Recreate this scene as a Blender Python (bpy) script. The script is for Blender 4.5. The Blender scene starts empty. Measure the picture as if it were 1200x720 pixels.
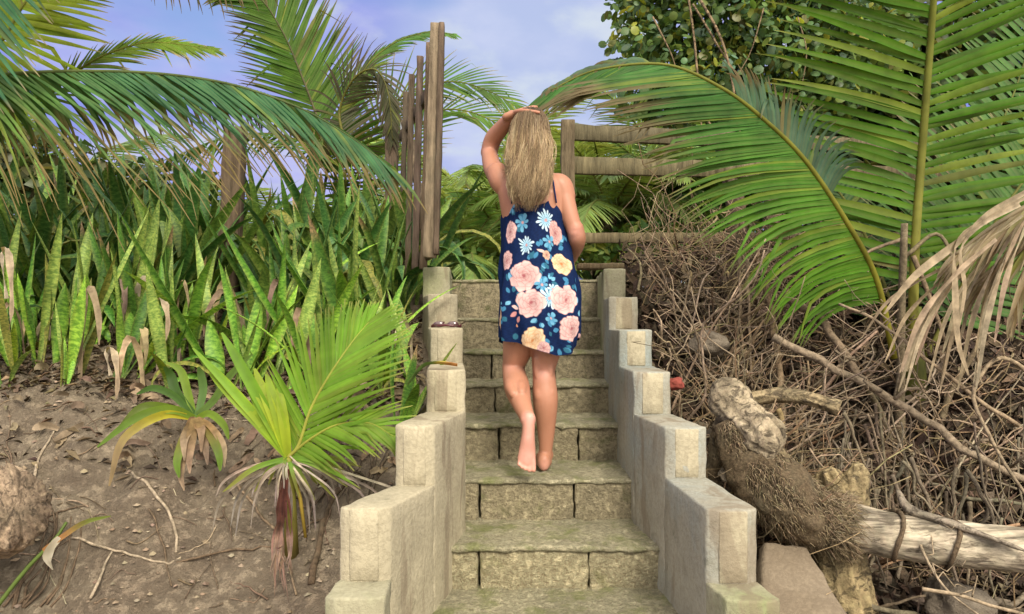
import bpy, bmesh, math, random
import numpy as np
from mathutils import Vector, Matrix, noise as mnoise
random.seed(11)
R = math.radians
V = Vector
SC = bpy.context.scene
COL = SC.collection
FPX = 820.0          # focal length in pixels of the 1200 px wide photograph
HZ = 380.0           # row of the horizon
CAMZ = 1.6

def at(x, y, D):
    """point seen at pixel (x, y) of the photograph, D metres in front of the camera"""
    return V(((x - 600) * D / FPX, D, CAMZ - (y - HZ) * D / FPX))

def rnd(a, b): return random.uniform(a, b)
def lerp(a, b, t): return a + (b - a) * t
def lerp3(a, b, t): return tuple(a[i] + (b[i] - a[i]) * t for i in range(3))
def smooth(a, b, x):
    t = min(1, max(0, (x - a) / (b - a))); return t * t * (3 - 2 * t)
def table(tb, x):
    if x <= tb[0][0]: return tb[0][1]
    for (x0, y0), (x1, y1) in zip(tb, tb[1:]):
        if x <= x1: return y0 + (y1 - y0) * (x - x0) / (x1 - x0)
    return tb[-1][1]
def jit(c, a=.15):
    k = 1 + rnd(-a, a); return tuple(max(0, ch * k * (1 + rnd(-a * .35, a * .35))) for ch in c)

def spline(pts, n):
    """Catmull-Rom through pts (any dimension), n samples"""
    P = [np.array(p, float) for p in pts]
    P = [2 * P[0] - P[1]] + P + [2 * P[-1] - P[-2]]
    m = len(P) - 3; out = []
    for i in range(n):
        t = i / (n - 1) * m; k = min(int(t), m - 1); u = t - k
        a, b, c, d = P[k], P[k + 1], P[k + 2], P[k + 3]
        out.append(.5 * (2 * b + (c - a) * u + (2 * a - 5 * b + 4 * c - d) * u * u + (3 * b - a - 3 * c + d) * u ** 3))
    return out

# ------------------------------------------------------------------ objects
def tag(o, label=None, cat=None, group=None, kind=None):
    if label: o['label'] = label
    if cat: o['category'] = cat
    if group: o['group'] = group
    if kind: o['kind'] = kind
    return o
def empty(name, loc=(0, 0, 0)):
    o = bpy.data.objects.new(name, None); COL.objects.link(o); o.location = loc
    o.empty_display_size = .05; return o
def thing(name, loc, label, cat, group=None):
    return tag(empty(name, loc), label, cat, group)
def copy_tree(o, parent=None):
    c = o.copy(); COL.objects.link(c)
    if parent is not None: c.parent = parent
    for ch in list(o.children): copy_tree(ch, c)
    return c

class MB:
    def __init__(s): s.v = []; s.f = []; s.c = []; s.uv = []
    def add(s, vs, fs, col=(.5, .5, .5), uv=None):
        b = len(s.v); s.v.extend(tuple(p) for p in vs)
        s.f.extend(tuple(i + b for i in f) for f in fs)
        if isinstance(col, list): s.c.extend(col)
        else: s.c.extend([col] * len(vs))
        s.uv.extend(uv if uv else [(0, 0)] * len(vs))
    def tube(s, pts, rad, n=6, col=(.5, .5, .5), col2=None, flat=1.0, rough=0):
        pts = [V(p) for p in pts]; m = len(pts)
        if not hasattr(rad, '__len__'): rad = [rad] * m
        elif len(rad) == 2 and m != 2: rad = [lerp(rad[0], rad[1], i / (m - 1)) for i in range(m)]
        T = [(pts[min(i + 1, m - 1)] - pts[max(i - 1, 0)]).normalized() for i in range(m)]
        ref = V((0, 0, 1)) if abs(T[0].z) < .9 else V((1, 0, 0))
        A = (ref - T[0] * ref.dot(T[0])).normalized()
        vs = []; cs = []
        for i in range(m):
            A = (A - T[i] * A.dot(T[i])).normalized(); B = T[i].cross(A)
            for k in range(n):
                a = 2 * math.pi * k / n; r = rad[i] * (1 + (rnd(-rough, rough) if rough else 0))
                vs.append(pts[i] + A * (math.cos(a) * r * flat) + B * (math.sin(a) * r))
                cs.append(lerp3(col, col2, i / (m - 1)) if col2 else col)
        fs = [(i * n + k, i * n + (k + 1) % n, (i + 1) * n + (k + 1) % n, (i + 1) * n + k) for i in range(m - 1) for k in range(n)]
        fs.append(tuple(range(n - 1, -1, -1))); fs.append(tuple((m - 1) * n + k for k in range(n)))
        s.add(vs, fs, cs); return s
    def box(s, c, sx, sy, sz, rot=None, col=(.5, .5, .5)):
        c = V(c); vs = []
        for z in (-1, 1):
            for y in (-1, 1):
                for x in (-1, 1):
                    p = V((x * sx / 2, y * sy / 2, z * sz / 2)); vs.append(c + (rot @ p if rot else p))
        s.add(vs, [(0, 2, 3, 1), (4, 5, 7, 6), (0, 1, 5, 4), (2, 6, 7, 3), (0, 4, 6, 2), (1, 3, 7, 5)], col); return s
    def loft(s, rings, col=(.5, .5, .5), n=28):
        """rings: (centre, half axis A, half axis B); closed with fans"""
        vs = []; m = len(rings)
        for c, A, B in rings:
            for k in range(n):
                a = 2 * math.pi * k / n
                vs.append(V(c) + V(A) * math.cos(a) + V(B) * math.sin(a))
        fs = [(i * n + k, i * n + (k + 1) % n, (i + 1) * n + (k + 1) % n, (i + 1) * n + k) for i in range(m - 1) for k in range(n)]
        b = len(vs); vs += [V(rings[0][0]), V(rings[-1][0])]
        fs += [(b, (k + 1) % n, k) for k in range(n)]
        fs += [(b + 1, (m - 1) * n + k, (m - 1) * n + (k + 1) % n) for k in range(n)]
        s.add(vs, fs, col); return s
    def mesh(s, name, origin=(0, 0, 0)):
        me = bpy.data.meshes.new(name); ox, oy, oz = origin
        me.from_pydata([(x - ox, y - oy, z - oz) for x, y, z in s.v], [], s.f)
        a = me.color_attributes.new('Col', 'FLOAT_COLOR', 'POINT')
        if s.v:
            arr = np.ones((len(s.v), 4), np.float32); arr[:, :3] = np.array(s.c, np.float32)[:, :3]
            a.data.foreach_set('color', arr.ravel())
            uvl = me.uv_layers.new(name='UVMap')
            li = np.zeros(len(me.loops), np.int32); me.loops.foreach_get('vertex_index', li)
            uvl.data.foreach_set('uv', np.array(s.uv, np.float32)[li].ravel())
        return me
    def build(s, name, mat, parent=None, origin=None, smoothed=True):
        if origin is None:
            origin = (0, 0, 0); p = parent
            while p is not None: origin = tuple(p.location) if p.parent is None else origin; p = p.parent
        me = s.mesh(name, origin)
        if smoothed and me.polygons: me.polygons.foreach_set('use_smooth', [True] * len(me.polygons))
        me.materials.append(mat)
        o = bpy.data.objects.new(name, me); COL.objects.link(o)
        if parent is not None: o.parent = parent
        return o
    def build_at(s, name, mat, loc, label, cat, group=None, smoothed=True):
        """a top-level thing that is one mesh, with its origin at loc"""
        o = s.build(name, mat, None, tuple(loc), smoothed); o.location = loc
        return tag(o, label, cat, group)

# ------------------------------------------------------------------ materials
class NT:
    def __init__(s, name):
        s.m = bpy.data.materials.new(name); s.m.use_nodes = True
        s.t = s.m.node_tree; s.n = s.t.nodes; s.l = s.t.links
        s.b = s.n['Principled BSDF']; s.out = s.n['Material Output']
    def node(s, ty, **kw):
        n = s.n.new(ty)
        for k, v in kw.items(): setattr(n, k, v)
        return n
    def setin(s, n, key, val):
        if isinstance(val, bpy.types.NodeSocket): s.l.new(val, n.inputs[key])
        else:
            if hasattr(val, '__len__') and len(val) == 3 and n.inputs[key].type == 'RGBA': val = (*val, 1)
            n.inputs[key].default_value = val
    def coord(s, kind='Object', scale=(1, 1, 1), rot=(0, 0, 0)):
        tc = s.node('ShaderNodeTexCoord'); mp = s.node('ShaderNodeMapping')
        s.l.new(tc.outputs[kind], mp.inputs['Vector']); mp.inputs['Scale'].default_value = scale
        mp.inputs['Rotation'].default_value = rot
        return mp.outputs['Vector']
    def noise(s, vec, scale, detail=5, rough=.6, lo=.35, hi=.65, dist=0):
        n = s.node('ShaderNodeTexNoise'); s.l.new(vec, n.inputs['Vector'])
        n.inputs['Scale'].default_value = scale; n.inputs['Detail'].default_value = detail
        n.inputs['Roughness'].default_value = rough; n.inputs['Distortion'].default_value = dist
        r = s.node('ShaderNodeMapRange'); s.l.new(n.outputs['Fac'], r.inputs['Value'])
        r.inputs['From Min'].default_value = lo; r.inputs['From Max'].default_value = hi
        return r.outputs['Result']
    def vor(s, vec, scale, lo=0, hi=.5):
        n = s.node('ShaderNodeTexVoronoi'); s.l.new(vec, n.inputs['Vector']); n.inputs['Scale'].default_value = scale
        r = s.node('ShaderNodeMapRange'); s.l.new(n.outputs['Distance'], r.inputs['Value'])
        r.inputs['From Min'].default_value = lo; r.inputs['From Max'].default_value = hi
        return r.outputs['Result']
    def mix(s, fac, a, b, mode='MIX'):
        n = s.node('ShaderNodeMixRGB', blend_type=mode)
        s.setin(n, 'Fac', fac); s.setin(n, 'Color1', a); s.setin(n, 'Color2', b); return n.outputs['Color']
    def math(s, op, a, b=0):
        n = s.node('ShaderNodeMath', operation=op); s.setin(n, 0, a); s.setin(n, 1, b); return n.outputs[0]
    def attr(s): return s.node('ShaderNodeAttribute', attribute_name='Col').outputs['Color']
    def rnd_obj(s): return s.node('ShaderNodeObjectInfo').outputs['Random']
    def bump(s, h, strength=.4, dist=.01):
        n = s.node('ShaderNodeBump'); s.l.new(h, n.inputs['Height'])
        n.inputs['Strength'].default_value = strength; n.inputs['Distance'].default_value = dist
        s.l.new(n.outputs['Normal'], s.b.inputs['Normal'])
    def done(s, color, rough=.8, spec=.3):
        s.setin(s.b, 'Base Color', color); s.setin(s.b, 'Roughness', rough)
        s.b.inputs['Specular IOR Level'].default_value = spec; return s.m
    def translucent(s, color, fac):
        t = s.node('ShaderNodeBsdfTranslucent'); s.setin(t, 'Color', color)
        mx = s.node('ShaderNodeMixShader'); mx.inputs[0].default_value = fac
        s.l.new(s.b.outputs[0], mx.inputs[1]); s.l.new(t.outputs[0], mx.inputs[2]); s.l.new(mx.outputs[0], s.out.inputs['Surface'])

M = {}
def leaf_mat(name, rough=.42, spec=.45, tr=.3, nscale=6, band=False, var=.35):
    n = NT(name); a = n.attr(); vec = n.coord('Object')
    f = n.noise(vec, nscale, 4, .6, .3, .7)
    c = n.mix(1, a, n.mix(f, (1 - var,) * 3, (1 + var,) * 3), 'MULTIPLY')
    if band:                                   # mottled cross bands of the snake plants
        uv = n.coord('UV', (48, 85, 1))
        g = n.noise(uv, 1.0, 4, .62, .42, .58)
        c = n.mix(g, n.mix(1, c, (.58, .68, .6), 'MULTIPLY'), n.mix(1, c, (1.35, 1.25, 1.15), 'MULTIPLY'))
        uv2 = n.coord('UV', (40, 90, 1)); h = n.noise(uv2, 1.3, 2, .5, .45, .55)
        c = n.mix(n.math('MULTIPLY', h, .45), c, n.mix(1, c, (1.5, 1.4, 1.5), 'MULTIPLY'))
    k = n.noise(vec, nscale * 7, 3, .6, .62, .78)
    c = n.mix(n.math('MULTIPLY', k, .35), c, (.12, .085, .03))
    n.done(c, rough, spec)
    n.translucent(n.mix(1, c, (1.5, 1.35, .7), 'MULTIPLY'), tr)
    return n.m
M['palm'] = leaf_mat('palm_leaf', .52, .18, .36, 5)
M['snake'] = leaf_mat('snake_plant_leaf', .5, .28, .14, 5, band=True)
M['broad'] = leaf_mat('broad_leaf', .42, .38, .36, 3, var=.3)
M['dead'] = leaf_mat('dead_leaf', .75, .15, .15, 22, var=.45)

def bark(name, mul=1.0, stretch=(18, 18, 2.2), bumpd=.006, crack=None):
    n = NT(name); a = n.attr(); vec = n.coord('Object', stretch)
    f = n.noise(vec, 1.6, 7, .68, .32, .68)
    c = n.mix(1, a, n.mix(f, (.38, .36, .33), (1.35, 1.3, 1.25)), 'MULTIPLY')
    g = n.noise(n.coord('Object'), 9, 4, .6, .5, .72)
    c = n.mix(n.math('MULTIPLY', g, .4), c, (.09, .085, .055))
    if crack:
        k = n.noise(n.coord('Object', crack), 1.0, 8, .72, .52, .62, .8); c = n.mix(n.math('MULTIPLY', k, .8), c, (.075, .058, .042))
        f = n.math('ADD', f, n.math('MULTIPLY', k, -.9))
    n.bump(f, .8, bumpd); return n.done(c, .85, .2)
M['wood'] = bark('weathered_wood')
M['drift'] = bark('driftwood', 1, (11, 11, 11), .012, (14, 24, 24))
M['pole'] = bark('palm_pole', 1, (2.5, 34, 34), .003, (3, 40, 40))
M['twig'] = bark('dry_twig', 1, (30, 30, 30), .002)
M['fibre'] = bark('root_fibre', 1, (60, 60, 60), .003)

def dirt():
    n = NT('sandy_dirt'); v = n.coord('Object')
    a = n.noise(v, 1.7, 6, .62, .36, .64); b = n.noise(v, 9, 8, .7, .38, .64); c = n.noise(v, 55, 4, .7, .35, .65)
    d = n.noise(n.coord('Object', (4, 16, 16), (.3, .2, .5)), 1.0, 5, .6, .5, .68)
    col = n.mix(a, (.36, .275, .19), (.49, .40, .275))
    col = n.mix(n.math('MULTIPLY', b, .5), col, (.18, .13, .088))
    col = n.mix(n.math('MULTIPLY', c, .35), col, (.36, .30, .22))
    col = n.mix(n.math('MULTIPLY', d, .35), col, (.10, .07, .05))
    e = n.noise(v, 22, 8, .75, .45, .60)
    col = n.mix(n.math('MULTIPLY', e, .30), col, (.11, .08, .055))
    h = n.math('ADD', n.math('MULTIPLY', b, -.9), n.math('ADD', n.math('MULTIPLY', c, .35), n.math('MULTIPLY', e, -.5)))
    n.bump(h, 1.0, .022); return n.done(col, .92, .15)
M['dirt'] = dirt()

def step_mat(name, stone, dark, moss, mossamt):
    n = NT(name); v = n.coord('Object')
    a = n.noise(v, 5.5, 6, .65, .40, .60); b = n.noise(v, 38, 6, .78, .42, .58); c = n.noise(v, 120, 3, .7, .35, .65)
    col = n.mix(a, stone, tuple(x * .72 for x in stone))
    col = n.mix(n.math('MULTIPLY', b, .82), col, dark)
    col = n.mix(n.math('MULTIPLY', c, .3), col, tuple(min(.7, x * 1.6) for x in stone))
    m = n.noise(v, 6.5, 6, .7, .60 - mossamt * .25, .72 - mossamt * .2)
    col = n.mix(n.math('MULTIPLY', m, .75), col, moss)
    g = n.noise(v, 2.2, 5, .6, .5, .75)
    col = n.mix(n.math('MULTIPLY', g, .5), col, (.075, .068, .05))
    n.bump(n.math('ADD', n.math('MULTIPLY', b, -.7), n.math('MULTIPLY', c, .5)), .9, .008)
    return n.done(col, .9, .2)
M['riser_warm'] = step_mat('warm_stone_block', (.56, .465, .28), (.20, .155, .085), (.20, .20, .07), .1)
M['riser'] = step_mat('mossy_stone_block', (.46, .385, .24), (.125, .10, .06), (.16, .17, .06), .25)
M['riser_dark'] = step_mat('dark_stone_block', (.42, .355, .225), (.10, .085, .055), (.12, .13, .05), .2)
M['tread'] = step_mat('worn_concrete_tread', (.52, .45, .29), (.18, .155, .095), (.23, .25, .085), .46)

def plaster(name, base, tint, tamt):
    n = NT(name); v = n.coord('Object')
    a = n.noise(v, 5, 6, .62, .36, .64); st = n.noise(n.coord('Object', (9, 9, 2.6)), 1, 7, .68, .52, .68, .6)
    c = n.noise(v, 70, 4, .7, .42, .62); b = n.noise(v, 2.3, 4, .6, .45, .65); dr = n.noise(n.coord('Object', (5, 5, .9)), 1.3, 5, .6, .54, .62, 1.2)
    col = n.mix(a, base, tuple(x * .80 for x in base))
    col = n.mix(n.math('MULTIPLY', st, .42), col, (.22, .19, .13))
    col = n.mix(n.math('MULTIPLY', b, tamt), col, tint)
    col = n.mix(n.math('MULTIPLY', c, .28), col, (.17, .14, .09))
    col = n.mix(n.math('MULTIPLY', dr, .62), col, (.22, .172, .115))
    k = n.noise(v, 14, 6, .7, .60, .70)
    col = n.mix(n.math('MULTIPLY', k, .5), col, (.13, .13, .08))
    n.bump(n.math('ADD', n.math('MULTIPLY', c, -.6), n.math('MULTIPLY', a, -.3)), .45, .004)
    return n.done(col, .85, .2)
M['plaster'] = plaster('cream_plaster', (.48, .42, .285), (.55, .485, .34), .45)
M['plaster_blue'] = plaster('bluish_shaded_plaster', (.41, .38, .295), (.30, .355, .34), .7)  # faint turquoise peel; greyer base carries painted shade of the inner faces
M['plaster_moss'] = plaster('mossy_plaster', (.42, .39, .26), (.22, .25, .10), .75)

def simple(name, col, rough=.5, spec=.4, metallic=0):
    n = NT(name); v = n.coord('Object'); f = n.noise(v, 40, 3, .6, .3, .7)
    n.done(n.mix(f, tuple(x * .85 for x in col), tuple(x * 1.1 for x in col)), rough, spec)
    n.b.inputs['Metallic'].default_value = metallic; return n.m
M['metal'] = simple('grey_hinge_metal', (.35, .36, .38), .45, .5, .7)
M['glasses'] = simple('dark_red_plastic', (.09, .015, .02), .25, .5)
M['lens'] = simple('dark_lens', (.10, .05, .05), .06, .9)
M['brick'] = simple('red_brick', (.24, .06, .045), .9, .1)
def rockm():
    n = NT('grey_rock'); v = n.coord('Object'); a = n.noise(v, 8, 7, .7, .35, .65)
    n.bump(a, .8, .02); return n.done(n.mix(a, (.10, .08, .058), (.23, .19, .14)), .9, .2)
M['rock'] = rockm()
def skinm():
    n = NT('skin'); v = n.coord('Object'); a = n.noise(v, 7, 4, .6, .3, .7)
    at_ = n.attr()
    c = n.mix(1, at_, n.mix(a, (.93, .9, .88), (1.06, 1.06, 1.06)), 'MULTIPLY')
    c = n.mix(n.math('MULTIPLY', n.noise(v, 60, 3, .6, .55, .75), .12), c, (.30, .12, .08))
    n.done(c, .48, .4); b = n.b
    b.inputs['Subsurface Weight'].default_value = .12; b.inputs['Subsurface Radius'].default_value = (.012, .005, .003)
    b.inputs['Subsurface Scale'].default_value = 1.0
    return n.m
M['skin'] = skinm()
def hairm():
    n = NT('blond_hair'); n.done(n.attr(), .55, .22); return n.m
M['hair'] = hairm()
def clothm():
    n = NT('floral_cloth'); n.done(n.attr(), .8, .12)
    w = n.noise(n.coord('Object', (1, 1, 1)), 18, 4, .6, .3, .7); n.bump(w, .25, .008)
    return n.m
M['cloth'] = clothm()
# ------------------------------------------------------------------ stairs and parapets: tables from the photograph
U = .00069; UD = .566      # lateral / depth scale of the working units
STEP = [(1.10, .331), (1.55, .496), (2.08, .616), (2.60, .775), (2.95, .946), (3.356, 1.121), (3.775, 1.278), (4.13, 1.439), (4.48, 1.638), (4.81, 1.905)]
LP = [  # left parapet: depth unit, outer x, inner x, top (below camera +)
    (3.46, -770, -520, 1114), (3.69, -753, -528, 797), (4.2, -580, -382, 500), (4.88, -493, -268, 264), (5.8, -557, -336, 29), (6.6, -653, -422, -231), (7.2, -756, -525, -482)]
RP = [(3.46, 1099, 872, 1125), (3.69, 1070, 845, 804), (4.45, 1023, 801, 540), (5.1, 954, 730, 286), (5.8, 957, 731, 40), (6.6, 977, 752, -211), (7.35, 984, 792, -478)]
LP = [(d * UD, a * U, b * U, CAMZ - z * U) for d, a, b, z in LP]
RP = [(d * UD, a * U, b * U, CAMZ - z * U) for d, a, b, z in RP]
LP.insert(0, (1.55, LP[0][1] - .03, LP[0][2] - .04, .6)); RP.insert(0, (1.55, RP[0][1] + .03, RP[0][2] + .03, .6))
ENDD = 4.95
def wall_x(tb, d, k): return table([(p[0], p[k]) for p in tb], d)
def stair_z(d):
    z = 0
    for D, h in STEP:
        if d >= D: z = h
    return z

LEFTP = [(0, 0), (1.4, .08), (2.0, .36), (2.5, .66), (2.85, .98), (3.2, 1.24), (3.6, 1.42), (4.2, 1.55), (5, 1.84), (6.5, 1.93), (400, 2.0)]
RIGHTP = [(0, 0), (1.4, .08), (2.0, .20), (2.6, .42), (2.9, .66), (3.2, .92), (4.0, 1.38), (5, 1.84), (6.5, 1.93), (400, 2.0)]
def terrain(X, Y, detail=True):
    t = smooth(-.45, .65, X)
    zl = table(LEFTP, Y + .10 * math.sin(X * 2.3 + .6) + .06 * mnoise.noise((X * 2.1, Y * 2.1, 3)))
    zr = table(RIGHTP, Y + .12 * math.sin(X * 1.9))
    z = lerp(zl, zr, t)
    if detail:
        w = smooth(7.5, 4, Y)
        z += w * (.05 * mnoise.fractal((X * 2.6, Y * 2.6, 0), 1, 2, 4) + .022 * mnoise.fractal((X * 13, Y * 13, 5), 1, 2, 3) + .008 * mnoise.fractal((X * 38, Y * 38, 8), 1, 2, 2))
    z -= .42 * math.exp(-((X - 1.75) / .55) ** 2 - ((Y - 3.25) / .55) ** 2)
    if Y < ENDD:
        cl = (wall_x(LP, Y, 1) + wall_x(LP, Y, 2)) / 2; cr = (wall_x(RP, Y, 1) + wall_x(RP, Y, 2)) / 2
        if Y > .9 and cl < X < cr: z = min(z, stair_z(Y) - .25)
    return z

def make_ground():
    def axis(a, b, fine, far):
        xs = list(np.arange(a, b + 1e-6, fine)); s = fine; x = b; up = []
        while x < far: s *= 1.5; x += s; up.append(x)
        s = fine; x = a; dn = []
        while x > -far: s *= 1.5; x -= s; dn.append(x)
        return dn[::-1] + xs + up
    xs = axis(-3.4, 3.6, .035, 300); ys = [y for y in axis(.6, 6.2, .035, 400) if y > -40]
    mb = MB(); nx = len(xs)
    vs = [(x, y, terrain(x, y)) for y in ys for x in xs]
    fs = [(j * nx + i, j * nx + i + 1, (j + 1) * nx + i + 1, (j + 1) * nx + i) for j in range(len(ys) - 1) for i in range(nx - 1)]
    mb.add(vs, fs, (.2, .16, .11))
    return tag(mb.build('ground', M['dirt']), kind='structure')
make_ground()

# ------------------------------------------------------------------ rough masonry helper
def rough_block(corners_bottom, corners_top, bevel, seg, amp, fr, cell, seed=0):
    """prism from two rings of points, bevelled, subdivided and made uneven; returns an MB-ready (verts, faces)"""
    bm = bmesh.new(); n = len(corners_bottom)
    b = [bm.verts.new(p) for p in corners_bottom]; t = [bm.verts.new(p) for p in corners_top]
    bm.faces.new(b[::-1]); bm.faces.new(t)
    for i in range(n): bm.faces.new((b[i], b[(i + 1) % n], t[(i + 1) % n], t[i]))
    bmesh.ops.recalc_face_normals(bm, faces=bm.faces[:])
    if bevel: bmesh.ops.bevel(bm, geom=bm.edges[:], offset=bevel, segments=seg, affect='EDGES', profile=.5, clamp_overlap=True)
    for it in range(6):
        long = [e for e in bm.edges if e.calc_length() > cell * 1.6]
        if not long: break
        bmesh.ops.subdivide_edges(bm, edges=long, cuts=1, use_grid_fill=True)
    bmesh.ops.triangulate(bm, faces=[f for f in bm.faces if len(f.verts) > 4])
    bm.normal_update()
    mv = []
    for v in bm.verts:
        p = v.co; k = amp * (mnoise.fractal((p.x * fr + seed, p.y * fr, p.z * fr), 1, 2, 4))
        mv.append(p + v.normal * k)
    for v, p in zip(bm.verts, mv): v.co = p
    bm.verts.index_update()
    out = ([v.co.copy() for v in bm.verts], [tuple(v.index for v in f.verts) for f in bm.faces]); bm.free(); return out

def make_stairs():
    root = thing('concrete_staircase', (.1, 2.9, .3), 'worn mossy concrete and block staircase climbing between two stepped parapets', 'staircase')
    joints = {3: [561, 690], 4: [562, 673], 5: [585, 640, 678], 6: [580, 640], 7: [576, 650], 8: [], 9: [], 2: [600, 720], 1: [560], 0: [640]}
    for i, (D, z) in enumerate(STEP):
        zp = STEP[i - 1][1] if i else .1
        Dn = STEP[i + 1][0] if i < len(STEP) - 1 else 5.6
        th = .020
        def xl(d): return (wall_x(LP, d, 1) * .4 + wall_x(LP, d, 2) * .6)
        def xr(d): return (wall_x(RP, d, 1) * .4 + wall_x(RP, d, 2) * .6)
        # tread with a lumpy nosing
        mb = MB(); f = D - .009; bk = Dn + .06
        lo = [V((xl(f), f, z - th)), V((xr(f), f, z - th)), V((xr(bk), bk, z - th)), V((xl(bk), bk, z - th))]
        hi = [p + V((0, 0, th)) for p in lo]
        vs, fs = rough_block(lo, hi, .007, 2, .011 if i < 9 else .006, 17, .026, i * 7.3)
        mb.add(vs, fs); mb.build('tread', M['tread'], root)
        # riser blocks with dark open joints
        cuts = [xl(D)] + [at(x, 0, D).x for x in joints[i]] + [xr(D)]
        zb = zp - .03; zt = z - th + .006
        for k, (a, b) in enumerate(zip(cuts, cuts[1:])):
            g = .004; mb = MB(); y0 = D + rnd(0, .008)
            lo = [V((a + g, y0, zb)), V((b - g, y0, zb)), V((b - g, y0 + .14, zb)), V((a + g, y0 + .14, zb))]
            hi = [V((p.x, p.y, zt)) for p in lo]
            vs, fs = rough_block(lo, hi, .008, 2, .008, 26, .022, i * 3.1 + k * 9)
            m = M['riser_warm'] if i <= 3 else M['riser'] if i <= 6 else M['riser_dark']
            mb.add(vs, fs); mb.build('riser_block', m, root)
        mb = MB(); mb.box(((cuts[0] + cuts[-1]) / 2, D + .17, (zb + zt) / 2), cuts[-1] - cuts[0], .09, zt - zb - .01, col=(.05, .045, .035)); mb.build('backing', M['riser_dark'], root, smoothed=False)
make_stairs()

def make_parapet(tb, label, sgn):
    root = thing('stepped_parapet', ((tb[3][1] + tb[3][2]) / 2, tb[3][0], .2), label, 'parapet')
    ch = .018
    for i, (D, xo, xi, zt) in enumerate(tb):
        nx = tb[i + 1] if i < len(tb) - 1 else (ENDD, tb[-1][1] + (-.06 if sgn < 0 else .02), tb[-1][2] + (-.06 if sgn < 0 else .05), 0)
        De = nx[0] + (ch + .004 if i < len(tb) - 1 else 0)
        w = xi - xo; s = .22
        plan = [V((xo, D + ch, 0)), V((xo + w * s, D, 0)), V((xi - w * s, D, 0)), V((xi, D + ch, 0)), V((nx[2], De, 0)), V((nx[1], De, 0))]
        zb = max(-.2, (tb[i - 1][3] if i else 0) - 1.0)
        lo = [V((p.x, p.y, zb)) for p in plan]; hi = [V((p.x, p.y, zt)) for p in plan]
        vs, fs = rough_block(lo, hi, .007, 2, .0045, 15, .035, i * 5.7 + sgn)
        mb = MB(); mb.add(vs, fs)
        mossy = (sgn < 0 and i in (0, 1, 7)) or (sgn > 0 and i in (0, 1, 7))
        mb.build('pier', M['plaster_moss'] if mossy else M['plaster'] if sgn < 0 else M['plaster_blue'], root)
        # thin raised render panel on the front of each pier
        if i and not mossy:
            zf = tb[i - 1][3] + .002; a = xo + w * (s + .005); b = xi - w * (s + .005)
            mb = MB(); lo = [V((a, D - .003, zf)), V((b, D - .003, zf)), V((b, D + .01, zf)), V((a, D + .01, zf))]
            hi = [V((p.x, p.y, zt - .006)) for p in lo]
            vs, fs = rough_block(lo, hi, .003, 1, .0015, 14, .04, i * 2.2)
            mb.add(vs, fs); mb.build('render_panel', M['plaster'], root)
    return root
make_parapet(LP, 'cream stepped concrete parapet beside the snake plants with sunglasses lying on it', -1)
make_parapet(RP, 'faded bluish stepped concrete parapet beside the driftwood and brush', 1)

# ------------------------------------------------------------------ things lying on the parapets
def sunglasses():
    p = at(524, 383, LP[5][0] + .09); zt = LP[5][3] + .003
    root = thing('sunglasses', (p.x, p.y, zt), 'dark red sunglasses lying on the left parapet', 'sunglasses')
    mb = MB(); o = V((p.x, p.y, zt))
    mb.tube([o + V((-.07, -.045, .006)), o + V((-.035, -.06, .010)), o + V((0, -.062, .012)), o + V((.035, -.06, .010)), o + V((.07, -.045, .006))], .006, 6)
    mb.build('frame', M['glasses'], root)
    for s in (-1, 1):
        mb = MB(); mb.loft([(o + V((s * .033, -.063, .016)), (.026, 0, 0), (0, 0, .014)), (o + V((s * .033, -.060, .016)), (.027, 0, 0), (0, 0, .015))], n=18); mb.build('lens', M['lens'], root)
        mb = MB(); mb.tube([o + V((s * .07, -.045, .008)), o + V((s * .066, .0, .016)), o + V((s * .05 + .03, .06, .026))], .0035, 6); mb.build('temple_arm', M['glasses'], root)
sunglasses()
def fallen_leaf():
    z = LP[4][3]; D = LP[4][0]
    mb = MB(); pts = [at(478, 452, D - .03), at(497, 436, D), at(512, 427, D + .05), at(524, 428, D + .06), at(536, 433, D + .04)]
    for i in range(1, 5): pts[i].z = max(pts[i].z, z + .012)
    path = spline([tuple(p) for p in pts], 22); vs = []; cs = []
    for i, p in enumerate(path):
        t = i / 21; w = .022 * math.sin(math.pi * min(1, .15 + t * .85)) + .002
        c = lerp3((.10, .17, .04), (.38, .28, .06), smooth(.4, .6, t)); c = lerp3(c, (.36, .17, .06), smooth(.62, .8, t))
        for k in (-1, 0, 1): vs.append(V(p) + V((k * w * .3, k * w, abs(k) * .012))); cs.append(c)
    mb.add(vs, [(i * 3 + k, i * 3 + k + 1, i * 3 + k + 4, i * 3 + k + 3) for i in range(21) for k in (0, 1)], cs)
    mb.build_at('fallen_leaf', M['dead'], pts[2], 'green leaf with orange brown tip draped over the left parapet', 'leaf')
fallen_leaf()
def top_plank():
    D = RP[7][0] + .12; p = at(705, 312, D); z = RP[7][3]
    mb = MB(); lo = [V((p.x - .15, D - .05, z + .004)), V((p.x + .13, D - .05, z + .004)), V((p.x + .13, D + .06, z + .004)), V((p.x - .15, D + .06, z + .004))]
    vs, fs = rough_block(lo, [q + V((0, 0, .035)) for q in lo], .008, 2, .008, 12, .03)
    mb.add(vs, fs, (.16, .12, .07)); mb.build_at('plank', M['wood'], (p.x, D, z), 'dark weathered plank lying on top of the right parapet', 'plank')
top_plank()

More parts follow.
